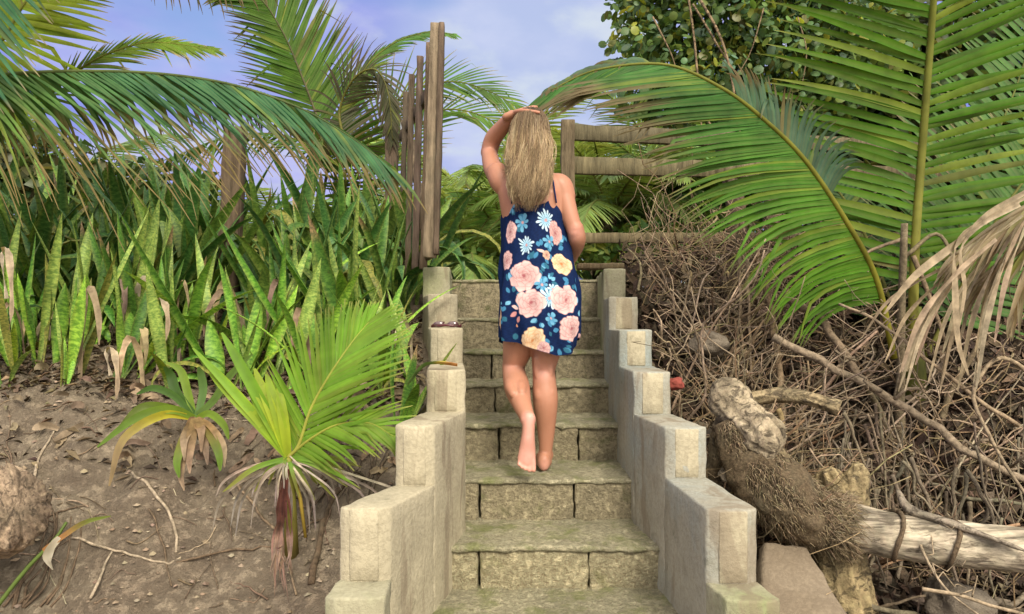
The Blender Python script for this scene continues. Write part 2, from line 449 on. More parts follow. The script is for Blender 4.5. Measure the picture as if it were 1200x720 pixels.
# ------------------------------------------------------------------ fences
def board(mb, p0, p1, w, th, side, col, amp=.004, cell=.05):
    """rough board from p0 to p1; side = direction of its width"""
    p0 = V(p0); p1 = V(p1); T = (p1 - p0).normalized(); S = V(side); S = (S - T * S.dot(T)).normalized(); N = T.cross(S)
    def ring(p): return [p + S * (a * w / 2) + N * (b * th / 2) for a, b in ((-1, -1), (1, -1), (1, 1), (-1, 1))]
    vs, fs = rough_block(ring(p0), ring(p1), .004, 1, amp, 11, cell, p0.x * 31)
    mb.add(vs, fs, col)
GREYW = (.27, .215, .145); DARKW = (.135, .10, .07)
def picket_gate():
    A = V((-.87, 5.30, 0)); B = V((-.435, 3.96, 0))
    def g(t, z, lean=0): p = A.lerp(B, t); return V((p.x + lean, p.y, z))
    root = thing('picket_gate', g(.5, 1.9), 'leaning weathered wooden picket gate standing open above the left parapet', 'gate')
    dirv = (B - A).normalized()
    for t, zt, w, lean in ((.20, 3.27, .036, .02), (.42, 3.29, .038, .01), (.62, 3.31, .042, .015), (.82, 3.29, .042, .02)):
        mb = MB(); board(mb, g(t, 1.93, -.02), g(t, zt, lean), w, .03, V((1, 0, 0)), jit(DARKW, .2)); mb.build('picket', M['wood'], root)
    mb = MB(); board(mb, g(1, 1.975, -.03), g(1, 3.30, .012), .075, .05, V((1, 0, 0)), GREYW, .005); mb.build('stile', M['wood'], root)
    mb = MB(); board(mb, g(1.02, 1.99, .0), g(1.015, 3.29, .035), .03, .06, V((1, 0, 0)), DARKW, .004); mb.build('stile', M['wood'], root)
    for z in (2.02, 3.02):
        mb = MB(); board(mb, g(.0, z, .03), g(.99, z, .03 if z > 2.5 else -.0), .07, .03, V((0, 0, 1)), DARKW); mb.build('rail', M['wood'], root)
    mb = MB(); pts = [g(.02, 3.12, .04), g(.2, 2.95, .05), g(.35, 2.62, .05), g(.55, 2.42, .05), g(.62, 2.2, .04)]
    mb.tube(spline([tuple(p) for p in pts], 14), [.022, .03], 8, (.22, .17, .11), rough=.1); mb.build('brace', M['wood'], root)
    for z in (2.62, 2.74):
        mb = MB(); mb.tube([g(.5, z, .02), g(1, z + .01, .0)], .003, 5, (.1, .1, .1)); mb.build('wire', M['metal'], root)
    mb = MB(); p = g(.03, 3.08, .045); mb.box(p, .05, .012, .07, None, (.4, .4, .42)); mb.box(p + V((.03, -.02, 0)), .015, .02, .09); mb.build('hinge', M['metal'], root, smoothed=False)
picket_gate()
def post(x, y0, D, w, label, zb=None, lean=0.0, col=DARKW):
    t = at(x, y0, D); b = V((t.x - lean, D, zb if zb is not None else terrain(t.x, D) - .15)); mb = MB()
    board(mb, b, t, w, w * .8, V((1, 0, 0)), col, .006); mb.build_at('fence_post', M['wood'], b, label, 'fence post')
post(459, 119, 5.36, .09, 'dark wooden hinge post behind the picket gate')
post(276, 150, 4.55, .122, 'thick brown wooden post standing among the snake plants', lean=.06, col=(.135, .10, .065))

def rail_fence():
    D0, D1 = 5.05, 6.1; x0, x1 = 665, 1085
    P0 = at(x0, 200, D0); P1 = at(x1, 200, D1)
    root = thing('rail_fence', (P0.x, P0.y, 1.85), 'weathered wooden post and rail fence at the top of the stairs', 'fence')
    def g(t, z): p = P0.lerp(P1, t); return V((p.x, p.y, z))
    up = V((0, 0, 1))
    for z, zz, w in ((2.985, 3.13, .115), (2.745, 2.90, .125), (2.22, 2.36, .075)):
        for a, b in ((-.005, .52), (.525, 1.4)):
            mb = MB(); board(mb, g(a, lerp(z, zz, a)), g(b, lerp(z, zz, b)), w, .045, up, jit((.155, .125, .075), .12), .006); mb.build('rail', M['wood'], root)
    for t in (0, .53, 1.05):
        mb = MB(); p = g(t, 0) + V((0, .06 if t else -.02, 0)); board(mb, (p.x, p.y, 1.75), (p.x, p.y, 3.06 + t * .1), .095, .08, V((1, 0, 0)), (.165, .13, .08), .006); mb.build('fence_post', M['wood'], root)
rail_fence()
# ------------------------------------------------------------------ coconut fronds
PGREEN = (.065, .175, .010); PDARK = (.028, .075, .032); PYEL = (.17, .20, .03); TAN = (.34, .26, .15); BROWN = (.14, .095, .05); BLUEG = (.06, .13, .10)
def frond(parent, pts, n=70, L=.5, w=.026, up=(0, 0, 1), ang=(75, 30), dihed=(-10, -10), droop=(.12, .12), col=PGREEN, tip=TAN, tipamt=.35,
          rcol=(.20, .19, .04), rrad=(.014, .003), t0=.12, lens=(1, 1), lprof=((0, .55), (.15, .9), (.45, 1), (.8, .7), (1, .28)), seg=6, jitter=.12, miss=.03,
          sides=(-1, 1), flat=False, colfun=None, droopfun=None, tipfun=None, skip=None, wid=(1, 1), origin=None, namef='frond', fold=.25, seed=None):
    """rachis = part, leaflets = its sub-part. dihed: angle below (-) / above (+) the frond plane per side, in degrees"""
    if seed is not None: random.seed(seed)
    path = [V(p) for p in spline([tuple(p) for p in pts], 60)]
    up = V(up)
    mb = MB(); rr = [lerp(rrad[0], rrad[1], i / 59) for i in range(60)]
    mb.tube(path, rr, 7, rcol, lerp3(rcol, col, .4))
    ro = mb.build(namef, M['palm'], parent, origin)
    lb = MB()
    acc = [0]
    for a, b in zip(path, path[1:]): acc.append(acc[-1] + (b - a).length)
    tot = acc[-1]
    def samp(t):
        s = t * tot; k = 0
        while k < 58 and acc[k + 1] < s: k += 1
        u = (s - acc[k]) / max(1e-6, acc[k + 1] - acc[k]); p = path[k].lerp(path[k + 1], u)
        T = (path[min(k + 2, 59)] - path[max(k - 1, 0)]).normalized(); return p, T
    for i in range(n):
        for si in sides:
            if random.random() < miss: continue
            t = t0 + (1 - t0) * (i + rnd(-.3, .3)) / (n - 1); t = min(1, max(0, t))
            if skip and skip(t, si): continue
            p, T = samp(t); S = T.cross(up)
            if S.length < 1e-3: S = V((1, 0, 0))
            S.normalize(); N = S.cross(T).normalized()
            k = 0 if si < 0 else 1
            a = R(lerp(ang[0], ang[1], t) + rnd(-1, 1) * jitter * 30); dh = R(dihed[k] + rnd(-1, 1) * jitter * 45)
            d = (T * math.cos(a) + (S * si * math.cos(dh) + N * math.sin(dh)) * math.sin(a)).normalized()
            ln = L * lens[k] * table(lprof, t) * rnd(1 - jitter, 1 + jitter * .5); st = ln / seg
            W = (T - d * T.dot(d)).normalized(); Nn = d.cross(W)
            c0 = jit(colfun(t, si) if colfun else col, .2)
            if random.random() < .015: c0 = lerp3(c0, jit((.20, .16, .06), .2), rnd(.5, 1))
            elif random.random() < .08: c0 = lerp3(c0, (.22, .26, .03), rnd(.3, .7))
            ta = (tipfun(t) if tipfun else tipamt) * rnd(.3, 1.5); dr = (droopfun(t, si) if droopfun else droop[k]) * rnd(.6, 1.5)
            broken = rnd(.35, .8) if random.random() < .04 else 9
            vs = []; cs = []; tw = rnd(-.25, .25)
            for j in range(seg + 1):
                u = j / seg
                ww = w * wid[k] * .5 * (.55 + .45 * min(1, u * 5)) * (1 - u ** 2.2) + .0012
                W2 = (W + Nn * tw * u).normalized()
                vs += [p - W2 * ww, p + Nn * ww * fold * (1 if not flat else 0), p + W2 * ww]
                c = lerp3(c0, tip, smooth(1 - ta, 1 - ta * .45, u)) if ta > .02 else c0
                cs += [c, lerp3(c, (.2, .2, .06), .25), c]
                p = p + d * st
                g = dr * (.4 + u * 1.3) + (1.1 if u < broken <= u + 1 / seg else 0)
                d = (d + V((0, 0, -1)) * g).normalized()
                W = (W - d * W.dot(d)).normalized(); Nn = d.cross(W)
            lb.add(vs, [(q * 3 + r, q * 3 + r + 1, q * 3 + r + 4, q * 3 + r + 3) for q in range(seg) for r in (0, 1)], cs)
    lb.build('leaflets', M['palm'], ro, origin)
    return ro

def crooked_strip(mb, pts, w, col, col2=None, curl=.3, n=16, wave=.0):
    path = spline([tuple(p) for p in pts], n); vs = []; cs = []
    for i, p in enumerate(path):
        u = i / (n - 1); p = V(p); T = (V(path[min(i + 1, n - 1)]) - V(path[max(i - 1, 0)])).normalized()
        S = T.cross(V((0.3, -1, .2))); S = S.normalized() if S.length > .05 else V((1, 0, 0)); N = S.cross(T)
        ww = w * .5 * (math.sin(math.pi * (.12 + .86 * u)) ** .6); th = curl * math.sin(u * 5) + wave * math.sin(u * 17)
        S2 = S * math.cos(th) + N * math.sin(th)
        vs += [p - S2 * ww + N * ww * .3, p, p + S2 * ww + N * ww * .3]; c = lerp3(col, col2, smooth(.3, .8, u)) if col2 else col; cs += [c, lerp3(c, (0, 0, 0), .15), c]
    mb.add(vs, [(i * 3 + k, i * 3 + k + 1, i * 3 + k + 4, i * 3 + k + 3) for i in range(n - 1) for k in (0, 1)], cs)

def palm_trunk(parent, base, top, r0, r1, col=(.20, .17, .12), name='trunk'):
    b = V(base); t = V(top); pts = []; rad = []
    for i in range(40):
        u = i / 39; p = b.lerp(t, u) + V((.03 * math.sin(u * 5), .03 * math.sin(u * 3 + 1), 0)); pts.append(p); rad.append(lerp(r0, r1, u) * (1 + .06 * (i % 2)))
    mb = MB(); mb.tube(pts, rad, 12, col, rough=.04); return mb.build(name, M['drift'], parent)

# ---- the palms whose fronds hang in from the left
def left_palms():
    base = V((-4.2, 3.9, terrain(-4.2, 3.9)))
    r = thing('coconut_palm', base, 'coconut palm at the left edge with a long frond arching over the snake plants', 'palm tree')
    palm_trunk(r, base - V((0, 0, .3)), base + V((.3, -.1, 1.5)), .16, .12)
    crown = base + V((.3, -.1, 1.5))
    # the long arching frond
    D = 3.55
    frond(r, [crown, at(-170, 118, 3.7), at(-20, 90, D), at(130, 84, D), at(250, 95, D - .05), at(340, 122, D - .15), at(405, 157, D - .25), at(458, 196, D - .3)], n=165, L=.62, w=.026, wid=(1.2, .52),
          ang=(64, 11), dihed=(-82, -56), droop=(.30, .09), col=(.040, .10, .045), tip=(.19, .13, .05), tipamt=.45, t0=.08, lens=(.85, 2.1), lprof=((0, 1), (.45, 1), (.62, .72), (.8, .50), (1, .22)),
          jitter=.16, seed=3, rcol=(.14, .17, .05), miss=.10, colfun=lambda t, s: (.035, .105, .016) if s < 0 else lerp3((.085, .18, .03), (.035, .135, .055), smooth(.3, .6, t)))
    # blue green frond top left, one behind it with backlight put into its yellow colour
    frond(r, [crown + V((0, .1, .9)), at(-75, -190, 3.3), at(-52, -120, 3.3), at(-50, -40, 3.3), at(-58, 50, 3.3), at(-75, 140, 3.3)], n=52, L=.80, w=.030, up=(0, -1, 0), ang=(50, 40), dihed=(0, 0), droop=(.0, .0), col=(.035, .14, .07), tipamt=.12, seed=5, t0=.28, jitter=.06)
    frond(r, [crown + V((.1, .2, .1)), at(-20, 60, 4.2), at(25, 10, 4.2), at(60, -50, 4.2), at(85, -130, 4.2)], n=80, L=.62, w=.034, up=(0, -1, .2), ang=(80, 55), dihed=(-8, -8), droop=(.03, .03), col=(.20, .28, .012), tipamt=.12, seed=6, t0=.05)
    frond(r, [crown + V((.0, .3, .0)), at(30, 118, 4.6), at(85, 86, 4.6), at(130, 62, 4.6), at(180, 50, 4.6), at(250, 58, 4.6)], n=60, L=.40, w=.022, up=(0, -.8, .6), ang=(62, 18), dihed=(10, -10), droop=(.02, .05), col=(.11, .20, .012), tipamt=.3, seed=7, t0=.2, lens=(.55, 1.1))
    b2 = V((-1.75, 6.3, 1.9))
    r2 = thing('coconut_palm', b2, 'coconut palm behind the snake plants with tall fronds against the sky, left of the gate', 'palm tree')
    palm_trunk(r2, b2 - V((0, 0, .3)), b2 + V((0, 0, .55)), .13, .10)
    c2 = b2 + V((0, 0, .55))
    D = 5.9
    frond(r2, [c2, at(385, 175, D), at(369, 130, D), at(352, 85, D), at(330, 35, D), at(300, -5, D), at(250, -18, D)], n=92, L=.80, w=.030, up=(0, -1, .1), ang=(62, 34), dihed=(-6, -6), droop=(.035, .02), col=(.055, .14, .010), tip=(.12, .09, .05), tipamt=.3, t0=.22, lens=(.85, 1), seed=8, rcol=(.16, .13, .07))
    frond(r2, [c2 + V((.1, 0, 0)), at(402, 180, 5.6), at(398, 130, 5.6), at(415, 92, 5.5), at(440, 82, 5.4), at(455, 110, 5.3), at(460, 165, 5.3)], n=74, L=.42, w=.018, up=(0, -1, .2), ang=(75, 25), dihed=(-20, -20), droop=(.16, .10), col=(.05, .055, .03), tip=(.09, .07, .05), tipamt=.8, t0=.15, seed=9)
    frond(r2, [c2 + V((.1, .1, 0)), at(400, 150, 6.3), at(425, 85, 6.3), at(460, 52, 6.3), at(500, 38, 6.3), at(530, 40, 6.3)], n=56, L=.42, w=.026, up=(0, -.7, .8), ang=(40, 14), dihed=(0, -30), droop=(.03, .10), col=(.07, .19, .03), tipamt=.1, t0=.3, seed=10, lens=(.4, .9))
    frond(r2, [c2 + V((.15, .1, 0)), at(440, 150, 6.8), at(480, 108, 6.8), at(530, 96, 6.8), at(575, 108, 6.8), at(612, 130, 6.8)], n=50, L=.62, w=.022, up=(0, -.9, .4), ang=(55, 22), dihed=(0, -6), droop=(.05, .05), col=(.055, .15, .015), tipamt=.2, t0=.2, seed=12)
    frond(r2, [c2 + V((.1, .1, 0)), at(470, 180, 6.7), at(505, 135, 6.7), at(545, 130, 6.7), at(590, 150, 6.7), at(625, 185, 6.7)], n=44, L=.5, w=.022, up=(0, -.9, .4), ang=(50, 22), dihed=(0, -6), droop=(.05, .05), col=(.065, .16, .015), tipamt=.2, t0=.2, seed=13)
    frond(r2, [c2, at(405, 210, 5.7), at(350, 165, 5.8), at(280, 158, 5.9), at(200, 185, 6.0)], n=50, L=.5, w=.024, ang=(60, 25), dihed=(-20, -30), droop=(.08, .08), col=(.05, .14, .02), tipamt=.3, seed=14)
    # a hanging frond tip at the very top, its palm outside the frame
    b3 = V((-4.6, 4.9, 1.9))
    r3 = thing('coconut_palm', b3, 'tall coconut palm at top left with only its brown tipped frond end hanging into view', 'palm tree')
    palm_trunk(r3, b3 - V((0, 0, .3)), b3 + V((-.2, 0, 3.2)), .15, .11)
    c3 = b3 + V((-.2, 0, 3.2))
    frond(r3, [c3, at(120, -70, 4.6), at(190, -38, 4.5), at(260, -22, 4.4), at(330, -26, 4.4), at(400, -20, 4.4)], n=48, L=.36, w=.016, ang=(75, 40), dihed=(-75, -80), droop=(.25, .25), col=(.06, .085, .03), tip=BROWN, tipamt=.7, seed=15, miss=.3, t0=.25)
left_palms()

# ---- the big palm on the right
def right_palm():
    base = at(1078, 585, 3.75); base.z = terrain(base.x, base.y)
    r = thing('coconut_palm', base, 'young trunkless coconut palm on the right with one upright and one arching green frond', 'palm tree')
    mb = MB(); pts = [base - V((0, 0, .2)), at(1078, 520, 3.75), at(1072, 440, 3.75), at(1070, 360, 3.75)]
    mb.tube(spline([tuple(p) for p in pts], 14), [.085, .04], 10, (.10, .085, .035), (.17, .19, .04)); mb.build('trunk', M['palm'], r)
    D = 3.7
    frond(r, [at(1070, 400, D), at(1072, 300, D), at(1078, 210, D), at(1085, 120, D - .05), at(1092, 30, D - .12), at(1098, -60, D - .25), at(1100, -150, D - .4)], n=44, L=.92, w=.041, up=(0, -1, 0),
          ang=(80, 66), dihed=(-4, -4), droop=(.022, .022), col=(.055, .15, .005), tip=(.22, .22, .05), tipamt=.08, t0=.14, rcol=(.26, .25, .05), rrad=(.026, .013), jitter=.11, seed=20, miss=.01,
          lprof=((0, .7), (.2, .95), (.5, 1), (1, .9)), lens=(1, .98), seg=8)
    frond(r, [at(1048, 420, 3.55), at(1028, 330, 3.5), at(995, 265, 3.45), at(945, 190, 3.4), at(895, 140, 3.35), at(845, 103, 3.3), at(780, 76, 3.3), at(700, 82, 3.3), at(645, 106, 3.3)], n=132, L=.86, w=.023, skip=lambda t, s: s > 0 and not (.36 < t < .62 or t > .8), up=(.1, -.95, .35),
          ang=(84, 13), dihed=(-4, 20), droopfun=lambda t, s: lerp(.26, .04, smooth(.1, .55, t)) if s < 0 else .34, tipfun=lambda t: .05 + .5 * smooth(.38, .62, t), col=(.045, .12, .040), tip=(.155, .115, .06), tipamt=.42, t0=.12, rcol=(.26, .24, .03), rrad=(.017, .004), jitter=.08, seed=22, miss=.02, lens=(1.0, .30),
          lprof=((0, .50), (.2, .80), (.45, 1), (.75, .72), (1, .28)), colfun=lambda t, s: lerp3((.075, .205, .010), (.035, .13, .020), smooth(.2, .7, t)) if s < 0 else (.07, .15, .09))
    # more fronds of the same palm: right of the frame and behind
    frond(r, [at(1085, 420, 3.9), at(1130, 330, 4.0), at(1180, 240, 4.1), at(1240, 170, 4.2), at(1330, 120, 4.3)], n=56, L=.62, w=.036, up=(0, -.8, .6), ang=(75, 40), dihed=(0, -10), droop=(.04, .04), col=(.06, .15, .03), tipamt=.1, seed=23)
    frond(r, [at(1080, 420, 4.0), at(1110, 310, 4.5), at(1150, 200, 4.8), at(1195, 90, 5.0), at(1230, -40, 5.1)], n=56, L=.75, w=.04, up=(0, -1, .2), ang=(80, 55), dihed=(0, -5), droop=(.04, .04), col=(.07, .17, .04), tipamt=.1, seed=24)
    frond(r, [at(1060, 420, 4.0), at(1035, 330, 4.3), at(1000, 250, 4.6), at(950, 190, 4.9), at(900, 170, 5.1)], n=50, L=.6, w=.032, up=(0, -.7, .6), ang=(75, 40), dihed=(0, -20), droop=(.06, .06), col=(.035, .09, .025), tipamt=.2, seed=25)
    # dead hanging frond
    def dead(pts, n, L, seed, **k):
        a = dict(w=.022, ang=(40, 12), dihed=(-35, -60), droop=(.16, .18), col=(.33, .26, .165), tip=(.26, .2, .13), tipamt=.3, rcol=(.30, .24, .14), rrad=(.016, .006), jitter=.2, miss=.12, fold=.5); a.update(k)
        return frond(r, pts, n=n, L=L, seed=seed, namef='dead_frond', **a)
    dead([at(1400, 130, 2.95), at(1300, 190, 2.9), at(1215, 235, 2.85), at(1160, 268, 2.82), at(1120, 298, 2.8)], 34, .56, 30, ang=(26, 8), droop=(.12, .14))
    dead([at(1400, 200, 3.05), at(1300, 235, 3.0), at(1230, 265, 2.97), at(1180, 300, 2.95), at(1140, 335, 2.93)], 30, .52, 31, ang=(24, 8), droop=(.12, .15), col=(.22, .165, .10))
    dead([at(1300, 230, 2.7), at(1240, 265, 2.7), at(1205, 310, 2.7), at(1185, 370, 2.7)], 8, .34, 32, ang=(20, 8), col=(.40, .31, .19))
    for q, w in (([(1208, 222), (1160, 250), (1122, 284), (1070, 325), (1036, 368)], .034), ([(1195, 240), (1150, 262), (1120, 286), (1118, 330), (1122, 400), (1135, 440)], .030), ([(1210, 228), (1165, 252), (1126, 290), (1130, 340), (1120, 400)], .02)):
        mb = MB(); crooked_strip(mb, [at(x, y, 2.72) for x, y in q], w, (.46, .37, .25), (.36, .28, .18), .5, 20, .2); mb.build('dead_blade', M['dead'], r)
    random.seed(35)
    for i in range(24):
        u = rnd(0, 1); sx, sy = lerp(1225, 1150, u), lerp(228, 296, u); ex, ey = lerp(1150, 1030, u) + rnd(-35, 35), rnd(395, 470); D = rnd(2.68, 2.95)
        q = [(sx, sy), (lerp(sx, ex, .4) , lerp(sy, ey, .22) + 4), (lerp(sx, ex, .78), lerp(sy, ey, .58)), (ex, ey)]
        mb = MB(); c = jit(random.choice([(.46, .37, .25), (.34, .26, .165), (.24, .175, .105), (.50, .42, .30)]), .15)
        crooked_strip(mb, [at(x, y, D) for x, y in q], rnd(.014, .028), c, jit((.36, .28, .18), .2), .5, 18, .25); mb.build('dead_blade', M['dead'], r)
    # dry petioles that stick up from the base
    for a, b, c, rr in (((1055, 560), (1056, 400), (1060, 262), .026), ((1062, 300), (1100, 275), (1128, 330), .012), ((1058, 280), (1010, 300), (965, 345), .010), ((1070, 300), (1090, 350), (1108, 400), .014), ((1090, 560), (1110, 470), (1150, 400), .02), ((1060, 560), (1030, 480), (1000, 430), .02)):
        mb = MB(); mb.tube(spline([tuple(at(*a, 3.62)), tuple(at(*b, 3.6)), tuple(at(*c, 3.5))], 12), [rr, rr * .6], 7, jit((.24, .19, .12), .15), rough=.1); mb.build('dry_petiole', M['twig'], r)
right_palm()

# ---- palms further off, seen past the woman and over the fence
def far_palms():
    def make(kind):
        random.seed(100 + kind)
        r = empty('coconut_palm')
        tr = palm_trunk(r, (0, 0, -.4), (.05, 0, .9), .13, .10, (.22, .18, .12))
        nf = 15
        for i in range(nf):
            az = i * 2.4 + rnd(-.3, .3); el = lerp(75, 8, (i + .5) / nf) + rnd(-6, 6); Lf = rnd(1.9, 2.6)
            dx, dy = math.cos(az), math.sin(az); pts = []
            p = V((.05, 0, .9)); e = R(el)
            for k in range(7):
                pts.append(p.copy()); p = p + V((dx * math.cos(e), dy * math.cos(e), math.sin(e))) * Lf / 6; e -= R(rnd(9, 15) * (1.25 if kind == 1 else 1))
            c = jit(((.32, .48, .13), (.26, .44, .16), (.34, .48, .15))[kind], .25)  # leaf colours paled to stand in for haze and bright light
            frond(r, pts, n=48, L=.62, w=.034, ang=(70, 28), dihed=(-22, -22), droop=(.10, .10), col=c, tip=(.45, .50, .2), tipamt=.2, seg=4, jitter=.12, rrad=(.022, .005), rcol=(.24, .24, .07))
        return r
    spots = [  # px, depth, z offset, scale, rotation, kind, label
        (560, 9.5, .1, 1.0, .4, 0, 'bright green coconut palm just behind the woman, left of her waist'),
        (620, 14.0, .6, 1.15, 2.1, 1, 'coconut palm rising highest behind the raised arm of the woman'),
        (535, 11.5, .0, .85, 3.0, 1, 'coconut palm right beside the open picket gate, low and pale'),
        (705, 9.0, .1, .95, 1.2, 2, 'yellow green coconut palm behind the low rail, right of the woman'),
        (765, 11.5, .2, 1.0, 5.0, 0, 'coconut palm behind the middle of the rail fence'),
        (690, 16.0, .5, 1.1, .9, 1, 'distant coconut palm seen between the top two fence rails'),
        (850, 9.5, .2, 1.05, 3.7, 0, 'coconut palm behind the arching frond, right of the fence post'),
        (600, 20.0, .4, 1.3, 4.2, 2, 'farthest coconut palm in the gap left of the woman'),
        (640, 10.5, -.1, .8, 2.6, 0, 'small coconut palm hidden mostly behind the woman'),
        (330, 10.0, -.2, .9, 1.6, 1, 'coconut palm behind the snake plants near the thick post'),
        (60, 9.0, .1, .95, .2, 1, 'coconut palm behind the snake plants at far left'),
        (548, 8.2, -.3, .72, 1.1, 0, 'nearest coconut palm just beyond the top step beside the gate stile'),
        (592, 8.9, -.15, .78, 2.2, 1, 'pale coconut palm directly behind the woman with fronds under her raised arm'),
        (712, 8.0, .15, .80, .7, 0, 'coconut palm right behind the rail fence corner post'),
        (775, 8.6, .45, .85, 4.0, 1, 'pale coconut palm whose fronds fill the gap between the top fence rails')]
    protos = {}
    for px, D, dz, sc, rz, kind, label in spots:
        if kind not in protos: o = make(kind); protos[kind] = o
        else: o = copy_tree(protos[kind])
        p = at(px, 0, D); o.location = (p.x, D, 1.95 + dz); o.scale = (sc,) * 3; o.rotation_euler.z = rz
        tag(o, label, 'palm tree', 'coconut palms behind the stairs')
far_palms()

# ------------------------------------------------------------------ broad leaved tree and shrubs
def leaf_cloud(mb, centres, n, size, cols, flat=.35, kind='round'):
    """n leaves spread through ellipsoids (centre, radii)"""
    vols = [rx * ry * rz for c, (rx, ry, rz) in centres]; tot = sum(vols)
    for (c, rr), vol in zip(centres, vols):
        for _ in range(int(n * vol / tot)):
            d = V((random.gauss(0, 1), random.gauss(0, 1), random.gauss(0, 1))).normalized() * random.random() ** .45
            p = V(c) + V((d.x * rr[0], d.y * rr[1], d.z * rr[2]))
            nn = (V((rnd(-1, 1), rnd(-1, 1), rnd(-.2, 1.2))) + d * .6).normalized()
            A = nn.orthogonal().normalized(); A = Matrix.Rotation(rnd(0, 6.28), 3, nn) @ A; B = nn.cross(A)
            s = size * rnd(.55, 1.2); col = jit(random.choice(cols), .25)
            if kind == 'round':
                vs = [p + nn * s * .12] + [p + A * math.cos(t) * s * .5 + B * math.sin(t) * s * .5 * (1 if k != 0 else .85) for k, t in enumerate([i * math.pi / 4 for i in range(8)])]
                mb.add(vs, [(0, 1 + k, 1 + (k + 1) % 8) for k in range(8)], [lerp3(col, (.2, .22, .08), .3)] + [col] * 8)
            else:
                L = s * 1.3; w = s * .32
                vs = [p, p + A * L * .35 + B * w + nn * .1 * s, p + A * L * .35 + nn * .04 * s, p + A * L * .35 - B * w + nn * .1 * s, p + A * L - nn * s * .15]
                mb.add(vs, [(0, 1, 2), (0, 2, 3), (1, 4, 2), (2, 4, 3)], col)

def sea_grape():
    random.seed(40)
    b = V((2.0, 6.4, 1.93)); r = thing('broadleaf_tree', b, 'round leaved bushy tree at top right behind the arching palm frond', 'tree')
    mb = MB(); mb.tube(spline([tuple(b - V((0, 0, .2))), tuple(b + V((.05, 0, .7))), tuple(b + V((-.05, .1, 1.5))), tuple(b + V((.1, 0, 2.4)))], 16), [.11, .05], 9, (.17, .13, .09), rough=.06); mb.build('trunk', M['drift'], r)
    cs = []
    for px, py, D, rad in ((770, 20, 6.2, .42), (745, 55, 6.1, .30), (800, 70, 6.1, .40), (770, 110, 6.2, .36), (745, 120, 6.1, .22), (850, 30, 6.0, .45), (835, 100, 6.0, .40), (900, 60, 6.1, .5), (890, 130, 6.3, .42), (950, 20, 6.1, .5), (960, 110, 6.4, .5), (740, 10, 6.2, .26), (820, -30, 6.1, .5), (900, -40, 6.1, .6), (1000, 60, 6.5, .6), (790, 140, 6.3, .28)):
        cs.append((at(px, py, D), (rad, rad * .9, rad * .8)))
    mb = MB(); leaf_cloud(mb, cs, 10000, .076, [(.12, .21, .05), (.10, .19, .08), (.18, .26, .05), (.13, .23, .15), (.07, .13, .035), (.18, .19, .06), (.10, .19, .08), (.09, .17, .06), (.16, .25, .06), (.12, .22, .07), (.09, .16, .05), (.32, .34, .05)])  # teal tones stand in for sky reflected by glossy leaves
    mb.build('crown', M['broad'], r)
    for k, (c, rr) in enumerate(cs[::2]):
        mb = MB(); mid = (b + V((0, 0, 1.6))).lerp(c, .55) + V((rnd(-.1, .1), 0, rnd(-.05, .15)))
        mb.tube(spline([tuple(b + V((0, 0, .9 + .08 * k))), tuple(mid), tuple(c)], 12), [.03, .008], 6, (.2, .15, .1), rough=.08); mb.build('limb', M['drift'], r)
    for pts, rr in (((at(780, 75, 5.8), at(828, 140, 5.6), at(866, 190, 5.5)), .012), ((at(806, -10, 5.8), at(815, 60, 5.7), at(824, 175, 5.6)), .012), ((at(815, -10, 5.7), at(850, 60, 5.6), at(872, 185, 5.5)), .014), ((at(812, 5, 5.7), at(868, 95, 5.6), at(930, 170, 5.5)), .009), ((at(895, 10, 5.6), at(880, 60, 5.6), at(862, 92, 5.6)), .006), ((at(935, 20, 5.6), at(945, 60, 5.6), at(940, 100, 5.6)), .006), ((at(765, 20, 5.8), at(785, 60, 5.7), at(792, 80, 5.7)), .008)):
        mb = MB(); mb.tube(spline([tuple(p) for p in pts], 14), [rr, rr * .5], 6, (.30, .22, .13), rough=.1); mb.build('bare_branch', M['drift'], r)
sea_grape()

